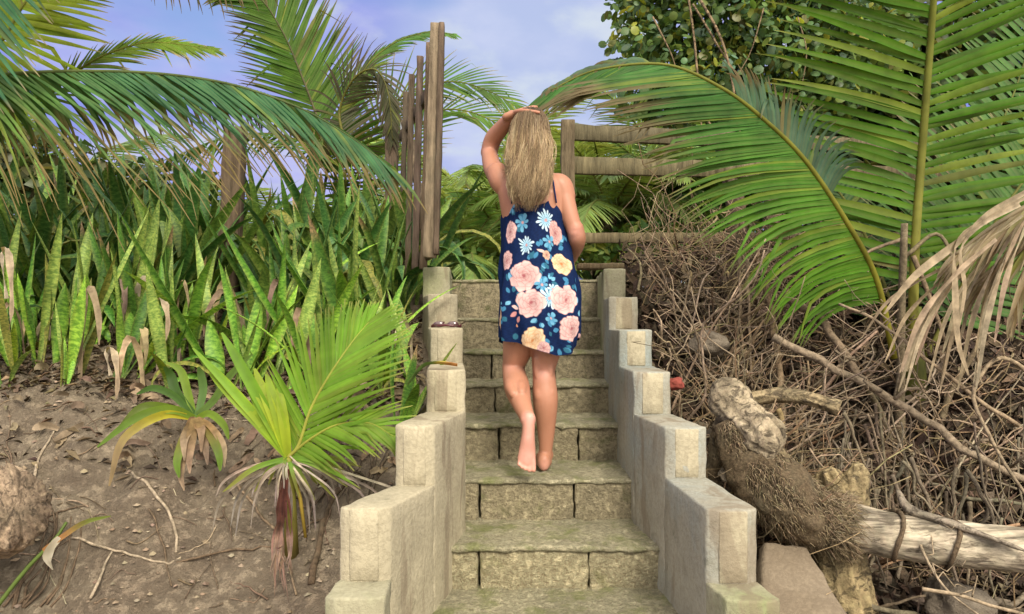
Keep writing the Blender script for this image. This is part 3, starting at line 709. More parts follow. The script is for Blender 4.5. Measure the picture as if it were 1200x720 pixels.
def shrubs():
    def shrub(name, base, blobs, n, size, cols, label, kind='lance', group=None, stems=5):
        b = V(base); r = thing(name, b, label, 'shrub', group)
        for k in range(stems):
            c = V(random.choice(blobs)[0]); mb = MB(); mb.tube(spline([tuple(b - V((rnd(-.1, .1), rnd(-.1, .1), .1))), tuple(b.lerp(c, .5) + V((rnd(-.1, .1), 0, 0))), tuple(c)], 9), [.022, .006], 5, (.17, .13, .08)); mb.build('stem', M['drift'], r)
        mb = MB(); leaf_cloud(mb, blobs, n, size, cols, kind=kind); mb.build('foliage', M['broad'], r)
    random.seed(50)
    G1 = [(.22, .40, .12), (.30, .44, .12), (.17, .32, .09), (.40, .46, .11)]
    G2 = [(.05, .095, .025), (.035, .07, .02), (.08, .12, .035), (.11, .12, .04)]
    P = at(540, 330, 8.0); shrub('shrub', (P.x, 8.0, 1.9), [(at(540, 312, 8.0), (.5, .4, .25)), (at(575, 318, 8.2), (.5, .4, .2)), (at(520, 300, 8.1), (.3, .3, .3))], 900, .13, G1, 'leafy yellow green shrub just beyond the top step, left of the woman')
    P = at(720, 310, 7.5); shrub('shrub', (P.x, 7.5, 1.9), [(at(720, 295, 7.5), (.55, .4, .25)), (at(770, 285, 7.6), (.5, .4, .3)), (at(810, 285, 7.4), (.5, .4, .3))], 1200, .12, G1, 'bright leafy shrub behind the lowest rail of the fence')
    P = at(790, 230, 8.5); shrub('shrub', (P.x, 8.5, 1.9), [(at(790, 225, 8.5), (.8, .5, .6)), (at(850, 240, 8.4), (.8, .5, .6)), (at(745, 235, 8.9), (.4, .5, .4))], 1100, .15, G1, 'tall yellow leaved shrub behind the middle fence rail', kind='round')
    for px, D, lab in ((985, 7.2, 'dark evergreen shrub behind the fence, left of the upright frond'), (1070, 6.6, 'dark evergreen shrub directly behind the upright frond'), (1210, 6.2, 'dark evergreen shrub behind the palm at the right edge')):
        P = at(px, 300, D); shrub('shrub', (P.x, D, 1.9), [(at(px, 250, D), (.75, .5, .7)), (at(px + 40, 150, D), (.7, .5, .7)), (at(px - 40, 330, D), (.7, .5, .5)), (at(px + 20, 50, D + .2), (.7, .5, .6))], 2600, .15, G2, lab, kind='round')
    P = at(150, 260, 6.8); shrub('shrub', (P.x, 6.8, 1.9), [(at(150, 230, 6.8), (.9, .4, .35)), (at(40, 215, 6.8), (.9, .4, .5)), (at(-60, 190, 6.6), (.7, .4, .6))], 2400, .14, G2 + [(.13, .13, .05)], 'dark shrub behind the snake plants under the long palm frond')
shrubs()

# ------------------------------------------------------------------ snake plants
def snake_leaf(mb, base, az, lean, h, w, bend, col, edge, dead=0, twist=0.0, segs=11):
    """one sword shaped leaf, hollowed along its length"""
    d0 = V((math.cos(az), math.sin(az), 0)); p = V(base); e = R(lean); vs = []; cs = []; uv = []
    S0 = V((-math.sin(az), math.cos(az), 0)); off = rnd(0, 50)
    for i in range(segs + 1):
        u = i / segs
        d = (d0 * math.sin(e) + V((0, 0, 1)) * math.cos(e)).normalized()
        S = (Matrix.Rotation(twist * u, 3, d) @ S0); N = d.cross(S)
        ww = w * .5 * (.30 + .70 * smooth(.02, .55, u)) * (1 - max(0, (u - .52) / .48) ** 2.1) + .0006
        for k, q in enumerate((-1, -.55, 0, .55, 1)):
            vs.append(p + S * ww * q + N * ww * (.55 * (1 - q * q)) * (1 - .5 * u))
            c = edge if abs(q) == 1 else col
            c = lerp3(c, (.30, .21, .11), smooth(1 - dead, 1 - dead * .5, u)) if dead > 0 else c
            c = lerp3(c, (.20, .20, .10), .5 * (1 - smooth(0, .22, u))); cs.append(c); uv.append((q * w * .5 + off, u * h))
        p = p + d * h / segs; e += R(bend) / segs * (1 + 2 * u)
    mb.add(vs, [(i * 5 + k, i * 5 + k + 1, i * 5 + k + 6, i * 5 + k + 5) for i in range(segs) for k in range(4)], cs, uv)
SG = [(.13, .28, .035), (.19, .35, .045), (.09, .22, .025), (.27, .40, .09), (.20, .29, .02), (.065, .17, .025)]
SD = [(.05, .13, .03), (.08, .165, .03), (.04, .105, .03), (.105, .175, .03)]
def snake_proto(k, parts, dark):
    random.seed(200 + k); r = empty('snake_plant'); mb = MB()
    for i in range(random.choice((4, 5, 6))):
        if parts: mb = MB()
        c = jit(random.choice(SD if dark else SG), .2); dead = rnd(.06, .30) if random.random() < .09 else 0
        if random.random() < .08: c = (.19, .20, .045)
        snake_leaf(mb, (rnd(-.05, .05), rnd(-.05, .05), -.03), rnd(0, 6.28), rnd(2, 27), rnd(.26, .72), rnd(.036, .068), rnd(-10, 40) + (85 if random.random() < .13 else 0), c, lerp3(c, (.20, .22, .05), .45), dead, rnd(-.9, .9))
        if parts: mb.build('leaf', M['snake'], r)
    if not parts: mb.build('foliage', M['snake'], r)
    return r
def snake_bed():
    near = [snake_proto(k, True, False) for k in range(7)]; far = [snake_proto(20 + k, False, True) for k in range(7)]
    used = set(); random.seed(77); grp = 'snake plants growing on the bank'
    first = [ # px, base py, depth, scale, label
        (75, 462, 3.22, .62, 'broad leaved snake plant alone on the bare dirt at the front left'),
        (8, 430, 3.25, .85, 'snake plant at the left edge of the photo with a pale curled dead leaf'),
        (135, 405, 3.35, .85, 'snake plant with one tall pointed leaf, left of the leaning brown root'),
        (190, 395, 3.4, .9, 'snake plant leaning over the dirt above the strap leaved plant'),
        (285, 400, 3.36, .95, 'tall pale snake plant in front of the thick brown post'),
        (335, 392, 3.4, .95, 'snake plant right of the thick brown post, front row'),
        (372, 398, 3.34, 1.0, 'pale mottled snake plant standing behind the young palm sprout'),
        (410, 385, 3.4, .9, 'snake plant right behind the tip of the young palm frond'),
        (452, 385, 3.45, .95, 'snake plant in the front row below the fence hinge post'),
        (474, 470, 3.05, .75, 'snake plant squeezed against the side of the left parapet'),
        (490, 420, 3.3, .8, 'snake plant with banded leaves touching the parapet below the gate')]
    k = 0
    def put(protos, i, x, y, sc, rz, label):
        o = protos[i]
        if (id(protos), i) in used: o = copy_tree(o)
        else: used.add((id(protos), i))
        o.location = (x, y, terrain(x, y)); o.scale = (sc * rnd(.9, 1.15), sc * rnd(.9, 1.15), sc * rnd(.95, 1.1)); o.rotation_euler = (R(rnd(-8, 18)), R(rnd(-15, 15)), rz)
        tag(o, label, 'snake plant', grp)
    for px, py, D, sc, lab in first:
        p = at(px, py, D); put(near, k % 7, p.x, D, sc, rnd(0, 6.28), lab); k += 1
    D = 3.36; row = 0
    while D < 5.7:
        step = lerp(.20, .18, (D - 3.3) / 2.4); x = (-40 - 600) * D / FPX
        xmax = (500 - 600) * D / FPX if D < 4.0 else min(wall_x(LP, D, 1) - .06, -.60)
        xmax = min(xmax, wall_x(LP, D, 1) - .17)
        while x < xmax:
            xx = x + rnd(-.06, .06); yy = D + rnd(-.07, .07)
            if abs(600 + xx * FPX / yy - 276) < 30 and yy < 4.6 and yy > 3.6: x += step; continue
            if D < 3.9: put(near, random.randrange(7), xx, yy, rnd(.80, 1.35), rnd(0, 6.28), 'mottled green snake plant crowded in the front rows of the bed')
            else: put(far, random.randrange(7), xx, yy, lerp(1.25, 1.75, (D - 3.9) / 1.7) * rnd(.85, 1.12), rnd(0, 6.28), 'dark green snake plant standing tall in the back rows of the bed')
            x += step
        D += lerp(.15, .24, (D - 3.3) / 2.4); row += 1
snake_bed()

def dead_leaves():
    random.seed(88); g = 'dead curled leaves among the snake plants'
    named = [((8, 350), 3.15, .45, 'pale curled dead leaf hanging at the left edge of the photo'), ((130, 440), 3.2, .25, 'grey shrivelled leaf lying on the dirt below the snake plants'), ((188, 372), 3.2, .16, 'papery brown leaf tip on the dirt above the strap leaved plant')]
    for (px, py), D, L, lab in named:
        p = at(px, py, D); mb = MB()
        crooked_strip(mb, [p, p + V((-.02, 0, .12 * L / .3)), p + V((.03, -.03, .14 * L / .3)), p + V((.06, -.05, -.02)), p + V((.04, -.04, -.14))], .034, (.52, .43, .30), (.40, .30, .19), 1.2, 18, .6)
        mb.build_at('dead_leaf', M['dead'], p, lab, 'dead leaf', g)
    for i in range(30):
        px = rnd(-10, 495); D = rnd(3.3, 4.1); x = (px - 600) * D / FPX; b = V((x, D - .05, terrain(x, D))); mb = MB(); h = rnd(.08, .42); dx = rnd(-.1, .1)
        c = jit(random.choice([(.50, .41, .28), (.36, .27, .16), (.44, .35, .2), (.27, .2, .13)]), .15)
        crooked_strip(mb, [b, b + V((dx * .3, -.02, h * .7)), b + V((dx, -.06, h)), b + V((dx * 1.7, -.09, h * .7)), b + V((dx * 1.8, -.1, h * rnd(.1, .5)))], rnd(.018, .042), c, jit(c, .3), rnd(.3, 1.3), 16, .4)
        mb.build_at('dead_leaf', M['dead'], b, 'brown dead leaf drooping among the snake plant stems', 'dead leaf', g)
    for i in range(90):
        px = rnd(-10, 500); D = rnd(2.9, 3.5); x = (px - 600) * D / FPX; b = V((x, D, terrain(x, D) + .012)); mb = MB(); a = rnd(0, 6.28); L = rnd(.05, .14)
        d = V((math.cos(a), math.sin(a) * .8, 0)); c = jit(random.choice([(.33, .25, .16), (.24, .17, .11), (.17, .12, .08)]), .2)
        q = [b, b + d * L * .4 + V((0, 0, rnd(.0, .03))), b + d * L * .8 + V((0, 0, .01)), b + d * L]
        for k in range(1, 4): q[k].z = max(q[k].z, terrain(q[k].x, q[k].y) + .012)
        crooked_strip(mb, q, rnd(.02, .04), c, None, rnd(.2, .9), 10, .3)
        mb.build_at('leaf_scrap', M['dead'], b, 'dry brown leaf scrap lying on the dirt below the snake plants', 'dead leaf', 'leaf scraps on the bank')
dead_leaves()
def bed_litter():
    random.seed(91); mb = MB()
    for i in range(5200):
        px = rnd(-30, 500); D = 3.16 + 1.4 * random.random() ** 1.1 if random.random() < .9 else rnd(2.85, 3.2); x = (px - 600) * D / FPX
        if x > wall_x(LP, D, 1) - .03 or (D < 3.2 and random.random() < .6): continue
        p = V((x, D, terrain(x, D) + rnd(.0, .03))); A = V((rnd(-1, 1), rnd(-1, 1), rnd(-.3, .5))).normalized(); B = A.cross(V((rnd(-.3, .3), rnd(-.9, 0), 1))).normalized(); s = rnd(.008, .042); w = s * rnd(.12, .42)
        c = jit(random.choice([(.085, .06, .04), (.13, .09, .055), (.05, .036, .026), (.22, .165, .10), (.10, .07, .045)]), .25)
        mb.add([p - A * s, p + B * w + V((0, 0, .012)), p + A * s, p - B * w + V((0, 0, .008)), p], [(0, 4, 1), (1, 4, 2), (2, 4, 3), (3, 4, 0)], c)
    tag(mb.build('leaf_litter', M['dead']), 'dark leaf litter covering the soil between the snake plants', 'leaf litter', kind='stuff')
bed_litter()

# ------------------------------------------------------------------ young palm sprout, strap leaved plant, stalk
def sprout():
    D = 2.62; b = at(338, 560, D); b.z = terrain(b.x, D); c = at(338, 536, D - .04)
    r = thing('palm_sprout', b, 'bright green palm sprout with a grey dead skirt on the dirt by the left parapet', 'palm sprout')
    mb = MB(); mb.tube([b - V((0, -.05, .1)), c], [.03, .02], 8, (.22, .16, .06), (.3, .3, .05)); mb.build('trunk', M['palm'], r)
    frond(r, [c, at(350, 522, D - .05), at(364, 480, D - .06), at(386, 440, D - .05), at(412, 402, D + .0), at(432, 378, D + .06)], n=30, L=.41, w=.018, up=(-.2, -1, .25), ang=(58, 14), dihed=(4, 4), droop=(.012, .035), col=(.14, .28, .02), tip=(.3, .28, .08), tipamt=.12, t0=.05, rcol=(.42, .40, .08), rrad=(.008, .002), jitter=.06, seed=60, lens=(.8, 1), lprof=((0, .75), (.3, 1), (.7, .75), (1, .35)))
    frond(r, [c, at(362, 516, D - .07), at(395, 498, D - .1), at(432, 496, D - .1), at(462, 512, D - .1)], n=24, L=.24, w=.015, up=(0, -.8, .6), ang=(60, 20), dihed=(-5, -10), droop=(.05, .08), col=(.15, .28, .02), tip=(.3, .28, .08), tipamt=.15, t0=.1, rcol=(.38, .38, .07), rrad=(.006, .002), seed=61)
    # folded fan to the upper left
    for dx, dy, L, cc in ((-112, -128, 1, (.20, .35, .03)), (-92, -98, 1, (.25, .36, .025)), (-78, -146, 1, (.16, .31, .02)), (-58, -118, 1, (.30, .40, .025)), (-40, -104, 1, (.34, .42, .03)), (-26, -98, 1, (.28, .38, .025)), (-72, -80, 1, (.24, .35, .02)), (-12, -86, 1, (.33, .41, .03)), (-50, -88, 1, (.20, .33, .02)), (-102, -118, 1, (.30, .40, .03))):
        mb = MB(); crooked_strip(mb, [c, at(338 + dx * .35, 536 + dy * .38, D - .06), at(338 + dx * .7, 536 + dy * .72, D - .05), at(338 + dx, 536 + dy, D - .02)], rnd(.03, .046), jit(cc, .1), lerp3(cc, (.1, .2, .03), .3), .15, 14); mb.build('leaf_blade', M['palm'], r)
    for i in range(13):
        a = rnd(-2.9, .3); L = rnd(50, 105); q = at(338 + math.cos(a) * L, 545 - math.sin(a) * L * .25 + rnd(-5, 22), D - rnd(.0, .12)); mb = MB()
        crooked_strip(mb, [c, c.lerp(q, .5) + V((0, -.02, .025)), q], rnd(.012, .02), jit((.15, .27, .035), .2), (.25, .26, .06), .1, 12); mb.build('leaf_blade', M['palm'], r)
    mb = MB()
    for i in range(26):
        px = 338 + random.gauss(0, 30); L = rnd(20, 75); q = at(px + (px - 338) * .9, 545 + L * .6, D - rnd(.02, .1)); e = at(px + (px - 338) * 1.15, 548 + L * 1.1, D - rnd(.02, .1))
        crooked_strip(mb, [c + V((0, 0, rnd(-.02, .01))), c.lerp(q, .6) + V((0, -.03, .02)), q, e], rnd(.006, .012), jit((.40, .33, .25), .2), jit((.25, .2, .17), .2), .4, 12)
    mb.build('dead_skirt', M['dead'], r)
    mb = MB()
    for i in range(18): 
        x0 = 333 + random.gauss(0, 5); crooked_strip(mb, [at(334 + rnd(-4, 6), 550, D - .06), at(x0, 600, D - .10), at(x0 + rnd(-10, 8), 640, D - .16), at(x0 + rnd(-12, 8), rnd(640, 714), D - .21)], rnd(.006, .012), jit((.11, .042, .03), .3), jit((.24, .155, .115), .25), .9, 14, .6)
    mb.build('hanging_sheath', M['dead'], r)
    mb = MB(); mb.tube([c, at(352, 585, D - .03), at(358, 630, D - .02)], [.009, .006], 6, (.45, .33, .06)); mb.build('stem', M['palm'], r)
sprout()
def strap_plant():
    D = 2.86; b = at(232, 496, D); b.z = max(b.z, terrain(b.x, D)); b = at(232, 492, D)
    r = thing('strap_leaved_plant', b, 'low strap leaved plant with yellowing drooping leaves and brown dead ones on the dirt', 'plant')
    mb = MB(); mb.tube([b - V((0, -.05, .08)), b + V((0, 0, .01))], [.025, .02], 8, (.2, .17, .08)); mb.build('crown', M['drift'], r)
    def lf(pts, w, c, c2=None, m='palm', curl=.2):
        mb = MB(); crooked_strip(mb, [b + V((rnd(-.01, .01), -.02, .01))] + [at(x, y, d) for x, y, d in pts], w, c, c2, curl, 16); mb.build('dead_leaf' if m == 'dead' else 'leaf', M[m], r)
    G = (.17, .26, .03); Y = (.42, .38, .03)
    lf([(200, 480, D - .08), (160, 490, D - .13), (114, 524, D - .18)], .036, G, (.13, .22, .03))
    lf([(190, 487, D - .1), (145, 515, D - .17), (128, 570, D - .22)], .034, Y, (.28, .2, .1))
    lf([(195, 478, D - .04), (165, 478, D - .08), (140, 500, D - .1)], .034, G, (.15, .2, .04))
    lf([(205, 465, D), (180, 455, D), (160, 462, D)], .03, (.08, .16, .03))
    lf([(220, 460, D + .02), (212, 435, D + .04), (196, 425, D + .04)], .034, G)
    lf([(238, 460, D + .02), (236, 440, D + .02), (232, 430, D)], .034, (.11, .2, .05))
    lf([(250, 470, D), (270, 440, D), (296, 415, D)], .032, (.12, .2, .04))
    lf([(246, 485, D - .05), (262, 498, D - .08), (268, 515, D - .1)], .03, G)
    lf([(208, 462, D + .02), (200, 440, D + .04), (192, 430, D)], .04, (.07, .14, .03))
    for x, y in ((222, 555), (212, 575), (240, 545), (262, 548), (236, 530), (216, 540)): lf([((232 + x) / 2, 500, D - .1), (x, y - 25, D - .14), (x + rnd(-4, 4), y, D - .16)], rnd(.025, .04), jit((.24, .15, .07), .15), jit((.28, .2, .13), .2), 'dead', .6)
    for x, y in ((208, 560), (256, 552)): lf([((232 + x) / 2, 505, D - .11), (x, y - 22, D - .16), (x + 2, y, D - .17)], .034, (.25, .2, .06), (.16, .27, .04), 'palm', .3)
strap_plant()
def stalk():
    D = 2.35; b = at(-12, 722, D); mb = MB()
    mb.tube(spline([tuple(b), tuple(at(30, 668, D + .02)), tuple(at(62, 635, D + .05)), tuple(at(78, 612, D + .08))], 12), [.008, .005], 6, (.17, .24, .06)); 
    crooked_strip(mb, [at(50, 645, D - .02), at(72, 630, D - .03), at(100, 612, D - .02), at(130, 605, D)], .018, (.40, .20, .08), (.20, .25, .05), .3, 12)
    crooked_strip(mb, [at(70, 630, D - .03), at(60, 642, D - .04), at(56, 655, D - .04), at(62, 668, D - .04)], .03, (.6, .55, .42), (.5, .45, .35), .8, 10)
    mb.build_at('plant_stalk', M['palm'], b, 'single green stalk with a wilted pale bloom at the lower left corner', 'plant stalk')
stalk()
# ------------------------------------------------------------------ right hand side: brush, driftwood, fallen trunk
def ground_pt(px, D, dz=0): 
    x = (px - 600) * D / FPX; return V((x, D, terrain(x, D) + dz))
def wiggle(a, b, n, amp, sag=0):
    a = V(a); b = V(b); out = []; s = rnd(0, 99)
    for i in range(n):
        u = i / (n - 1); p = a.lerp(b, u); k = math.sin(math.pi * u) * amp * 2 + amp * .15
        out.append(p + V((mnoise.noise((s, u * 2.6, 0)) * k, mnoise.noise((s, u * 2.6, 7)) * k, mnoise.noise((s, u * 2.6, 13)) * k - sag * math.sin(math.pi * u))))
    return out
TW = [(.40, .31, .21), (.32, .245, .165), (.48, .39, .28), (.22, .165, .11), (.28, .225, .165)]
def brush_height(px):  # row of the top of the heap
    return table([(735, 275), (780, 262), (830, 262), (900, 275), (960, 290), (1040, 300), (1130, 330), (1210, 380)], px)
def brush():
    random.seed(300)
    # dense fine twigs and leaf litter: nobody could count it
    mb = MB()
    for i in range(3000):
        px = rnd(725, 1215); D = rnd(3.0, 5.0) if random.random() < .8 else rnd(2.5, 3.4)
        x = (px - 600) * D / FPX
        if x < wall_x(RP, min(D, 4.9), 1) + .03: continue
        zt = terrain(x, D); heap = .42 * smooth(3.1, 4.3, D) * (1 - .5 * smooth(4.7, 5.1, D)) + .10; heap *= 1 - .45 * smooth(960, 1150, px)
        p = V((x, D, zt + rnd(-.02, heap) ))
        if px > 950 and random.random() < .62: continue
        if D < 2.88 and 900 < px < 1075: continue
        a = rnd(0, 6.28); el = rnd(-.5, 1.0); L = rnd(.16, .80); d = V((math.cos(a) * math.cos(el), math.sin(a) * math.cos(el) * .7, math.sin(el)))
        q = p + d * L
        if q.x < wall_x(RP, min(q.y, 4.9), 1) + .02: continue
        r = rnd(.0015, .0050); c = tuple(q * k_ for q, k_ in zip( jit(random.choice(TW), .3), (.88, .84, .74)))
        if random.random() < .05: r *= 2.6
        mb.tube(wiggle(p, q, 6, L * .09), [r, r * .5], 4, c)
    for i in range(9500):
        px = rnd(725, 1215); D = rnd(2.7, 5.1); x = (px - 600) * D / FPX
        if x < wall_x(RP, min(D, 4.9), 1) + .05: continue
        heap = .30 * smooth(3.1, 4.3, D) + .05; p = V((x, D, terrain(x, D) + rnd(0, heap)))
        nn = V((rnd(-1, 1), rnd(-1.4, .4), rnd(-.2, 1))).normalized(); A = Matrix.Rotation(rnd(0, 6.28), 3, nn) @ nn.orthogonal().normalized(); B = nn.cross(A); s = rnd(.025, .075); w = s * rnd(.25, .55)
        c = jit(random.choice([(.06, .042, .03), (.10, .07, .047), (.045, .032, .023), (.17, .125, .085), (.08, .055, .037)]), .25)  # litter darkened so its colour stands in for shade inside the heap
        mb.add([p - A * s, p + B * w + nn * w * .5, p + A * s + nn * rnd(-.02, .03), p - B * w + nn * w * .5, p], [(0, 4, 1), (1, 4, 2), (2, 4, 3), (3, 4, 0)], c)
    for i in range(4200):
        px = rnd(930, 1215); D = rnd(2.25, 3.3); x = (px - 600) * D / FPX; p = V((x, D, terrain(x, D) + rnd(0, .05))); A = V((rnd(-1, 1), rnd(-1, 1), rnd(-.3, .3))).normalized(); B = A.cross(V((rnd(-.3, .3), rnd(-.8, 0), 1))).normalized(); s = rnd(.02, .06); w = s * rnd(.2, .45); c = jit(random.choice([(.05, .036, .026), (.085, .06, .04), (.04, .028, .02), (.15, .115, .08)]), .25)  # near-black flakes paint in the dark hollow under the trunk
        mb.add([p - A * s, p + B * w + V((0, 0, .01)), p + A * s, p - B * w + V((0, 0, .008))], [(0, 1, 2), (0, 2, 3)], c)
    tag(mb.build('dry_brush', M['twig']), 'tangled heap of dry brown twigs and leaf litter on the right bank', 'brush heap', kind='stuff')
    # individual branches
    g = 'dead branches in the brush heap'
    def br(pts, r0, r1, lab, c=None, mat='twig', forks=0, name='dead_branch'):
        mb = MB(); c = c or jit(random.choice(TW), .15)
        path = spline([tuple(p) for p in pts], 18); path = [V(p) + V((mnoise.noise((p[0] * 9, p[2] * 9, 1)), 0, mnoise.noise((p[0] * 9, p[2] * 9, 5)))) * min(.02, r0 * 1.2) for p in path]
        mb.tube(path, [r0, r1], 7, c, lerp3(c, (.42, .34, .24), .3), rough=.12)
        for k in range(forks):
            i = random.randrange(4, 17); d = V((rnd(-1, 1), rnd(-.6, .2), rnd(-.3, 1))).normalized() * rnd(.08, .22)
            mb.tube(wiggle(path[i], path[i] + d, 6, .05), [r0 * .45, r1 * .4], 5, c)
        return mb.build_at(name, M[mat], pts[0], lab, 'branch', g)
    br([at(905, 395, 3.3), at(985, 435, 3.2), at(1075, 487, 3.1), at(1140, 530, 3.0), at(1215, 570, 2.95)], .020, .016, 'long thick grey branch slanting down to the right edge above the fallen trunk', (.27, .215, .15), forks=5)
    br([at(918, 345, 3.7), at(960, 372, 3.6), at(990, 415, 3.5), at(1012, 450, 3.45)], .022, .02, 'short thick brown branch under the arching frond', (.21, .155, .10))
    br([at(866, 300, 3.75), at(868, 380, 3.7), at(872, 450, 3.65)], .009, .006, 'straight upright pale cane, left one of the pair above the driftwood', (.30, .23, .15))
    br([at(876, 305, 3.75), at(878, 380, 3.7), at(881, 455, 3.65)], .009, .006, 'straight upright pale cane, right one of the pair above the driftwood', (.33, .25, .17))
    br([at(898, 330, 3.8), at(907, 390, 3.7), at(914, 450, 3.6), at(918, 515, 3.4)], .019, .015, 'crooked brown upright branch rising behind the pale broken branch', (.22, .155, .09))
    br([at(912, 480, 3.2), at(917, 500, 3.2), at(914, 525, 3.2)], .014, .012, 'short ochre stub of branch hanging below the pale broken branch', (.36, .27, .13))
    br([at(1195, 500, 2.9), at(1150, 470, 2.9), at(1090, 425, 2.95), at(1040, 385, 3.05), at(985, 355, 3.2)], .010, .006, 'thin pale branch curving up leftward from the right edge', (.34, .26, .17), forks=6)
    br([at(1210, 440, 2.8), at(1172, 420, 2.8), at(1140, 460, 2.8), at(1165, 520, 2.75), at(1215, 600, 2.7)], .009, .006, 'thin bent branch hooking back on itself at the right edge', (.33, .26, .17), forks=4)
    br([at(1080, 690, 2.3), at(1130, 700, 2.25), at(1215, 726, 2.2)], .007, .005, 'thin pale twig at the lower right corner below the fallen trunk', (.42, .33, .22), forks=3)
    br([at(1068, 600, 2.7), at(1078, 640, 2.5), at(1108, 690, 2.35), at(1150, 722, 2.25)], .006, .003, 'thin forked twig crossing in front of the fallen trunk', (.40, .32, .22), forks=3)
    for i in range(150):
        px = rnd(735, 1010) if random.random() < .7 else rnd(1010, 1210); D = rnd(3.15, 4.4); p = ground_pt(px, D, rnd(.02, .22)); 
        if p.x < wall_x(RP, D, 1) + .06: continue
        a = rnd(-1.2, 1.2) + (math.pi if random.random() < .5 else 0); L = rnd(.4, 1.15); el = rnd(.1, 1.3)
        q = p + V((math.cos(a) * math.cos(el), rnd(-.45, .25), math.sin(el))) * L
        if q.x < wall_x(RP, min(4.9, q.y), 1) + .03: q.x = wall_x(RP, min(4.9, q.y), 1) + .05
        if q.z > CAMZ - (brush_height(px) - 25 - HZ) * q.y / FPX: q.z = p.z + .25
        w = wiggle(p, q, 8, L * .08); r = rnd(.0025, .0072)
        br(w, r, r * .5, 'thin dry bare branch sticking out of the brush heap', None, forks=random.choice((0, 1, 2, 3)))
    for i in range(70):
        px = rnd(1000, 1215); D = rnd(2.3, 2.75); p = ground_pt(px, D, rnd(0, .08)); q = p + V((rnd(-.25, .25), rnd(-.25, .1), rnd(-.06, .22))); r = rnd(.003, .010)
        br(wiggle(p, q, 6, .014), r, r * .6, 'dry stick lying in the shade under the fallen palm trunk', jit((.26, .21, .155), .3))
    # roots hanging under the trunk on the right
    for i in range(90):
        px = rnd(930, 1205); D = rnd(2.85, 3.4); p = at(px, rnd(470, 610), D); q = p + V((rnd(-.10, .16), rnd(-.12, .05), -rnd(.2, .55)))
        r = rnd(.002, .010); br(wiggle(p, q, 6, .018), r, r * .6, 'greyish dead stem lying behind and under the fallen palm trunk', jit((.20, .165, .12), .2))
    random.seed(310)
    for i in range(30):
        px = rnd(1020, 1200); D = rnd(2.5, 3.3); p = ground_pt(px, D, rnd(.0, .12)); q = p + V((rnd(.15, .6) * random.choice((-1, 1)), rnd(-.2, .2), rnd(-.12, .12))); r = rnd(.006, .018)
        br(wiggle(p, q, 6, .022), r, r * .6, 'grey dry palm stalk lying on the bank at the far right', jit((.22, .185, .135), .25))
brush()

def gnarl(path, rads, col, amp, fr, n=20, m=60, flat=1.0, seed=0, grain=0.0):
    """organic log: a tube whose surface is pushed about by noise; returns MB"""
    pts = [V(p) for p in spline([tuple(p) for p in path], m)]; rr = [r[0] for r in spline([(r,) for r in rads], m)]
    mb = MB(); T = [(pts[min(i + 1, m - 1)] - pts[max(i - 1, 0)]).normalized() for i in range(m)]
    A = T[0].orthogonal().normalized(); vs = []; cs = []
    for i in range(m):
        A = (A - T[i] * A.dot(T[i])).normalized(); B = T[i].cross(A)
        for k in range(n):
            a = 2 * math.pi * k / n; d = A * math.cos(a) * flat + B * math.sin(a); p = pts[i] + d * rr[i]
            nz = mnoise.fractal((p.x * fr + seed, p.y * fr, p.z * fr), 1, 2, 4)
            if grain: nz = nz * (1 - grain) + grain * mnoise.fractal((math.cos(a) * 4.5 + seed, math.sin(a) * 4.5, i * 2.2 / m + seed), .8, 2, 5)
            p = p + d * nz * amp
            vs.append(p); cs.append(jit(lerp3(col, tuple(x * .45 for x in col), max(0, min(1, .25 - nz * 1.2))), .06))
    fs = [(i * n + k, i * n + (k + 1) % n, (i + 1) * n + (k + 1) % n, (i + 1) * n + k) for i in range(m - 1) for k in range(n)]
    b = len(vs); vs += [pts[0], pts[-1]]; cs += [col, col]
    fs += [(b, (k + 1) % n, k) for k in range(n)] + [(b + 1, (m - 1) * n + k, (m - 1) * n + (k + 1) % n) for k in range(n)]
    mb.add(vs, fs, cs); return mb

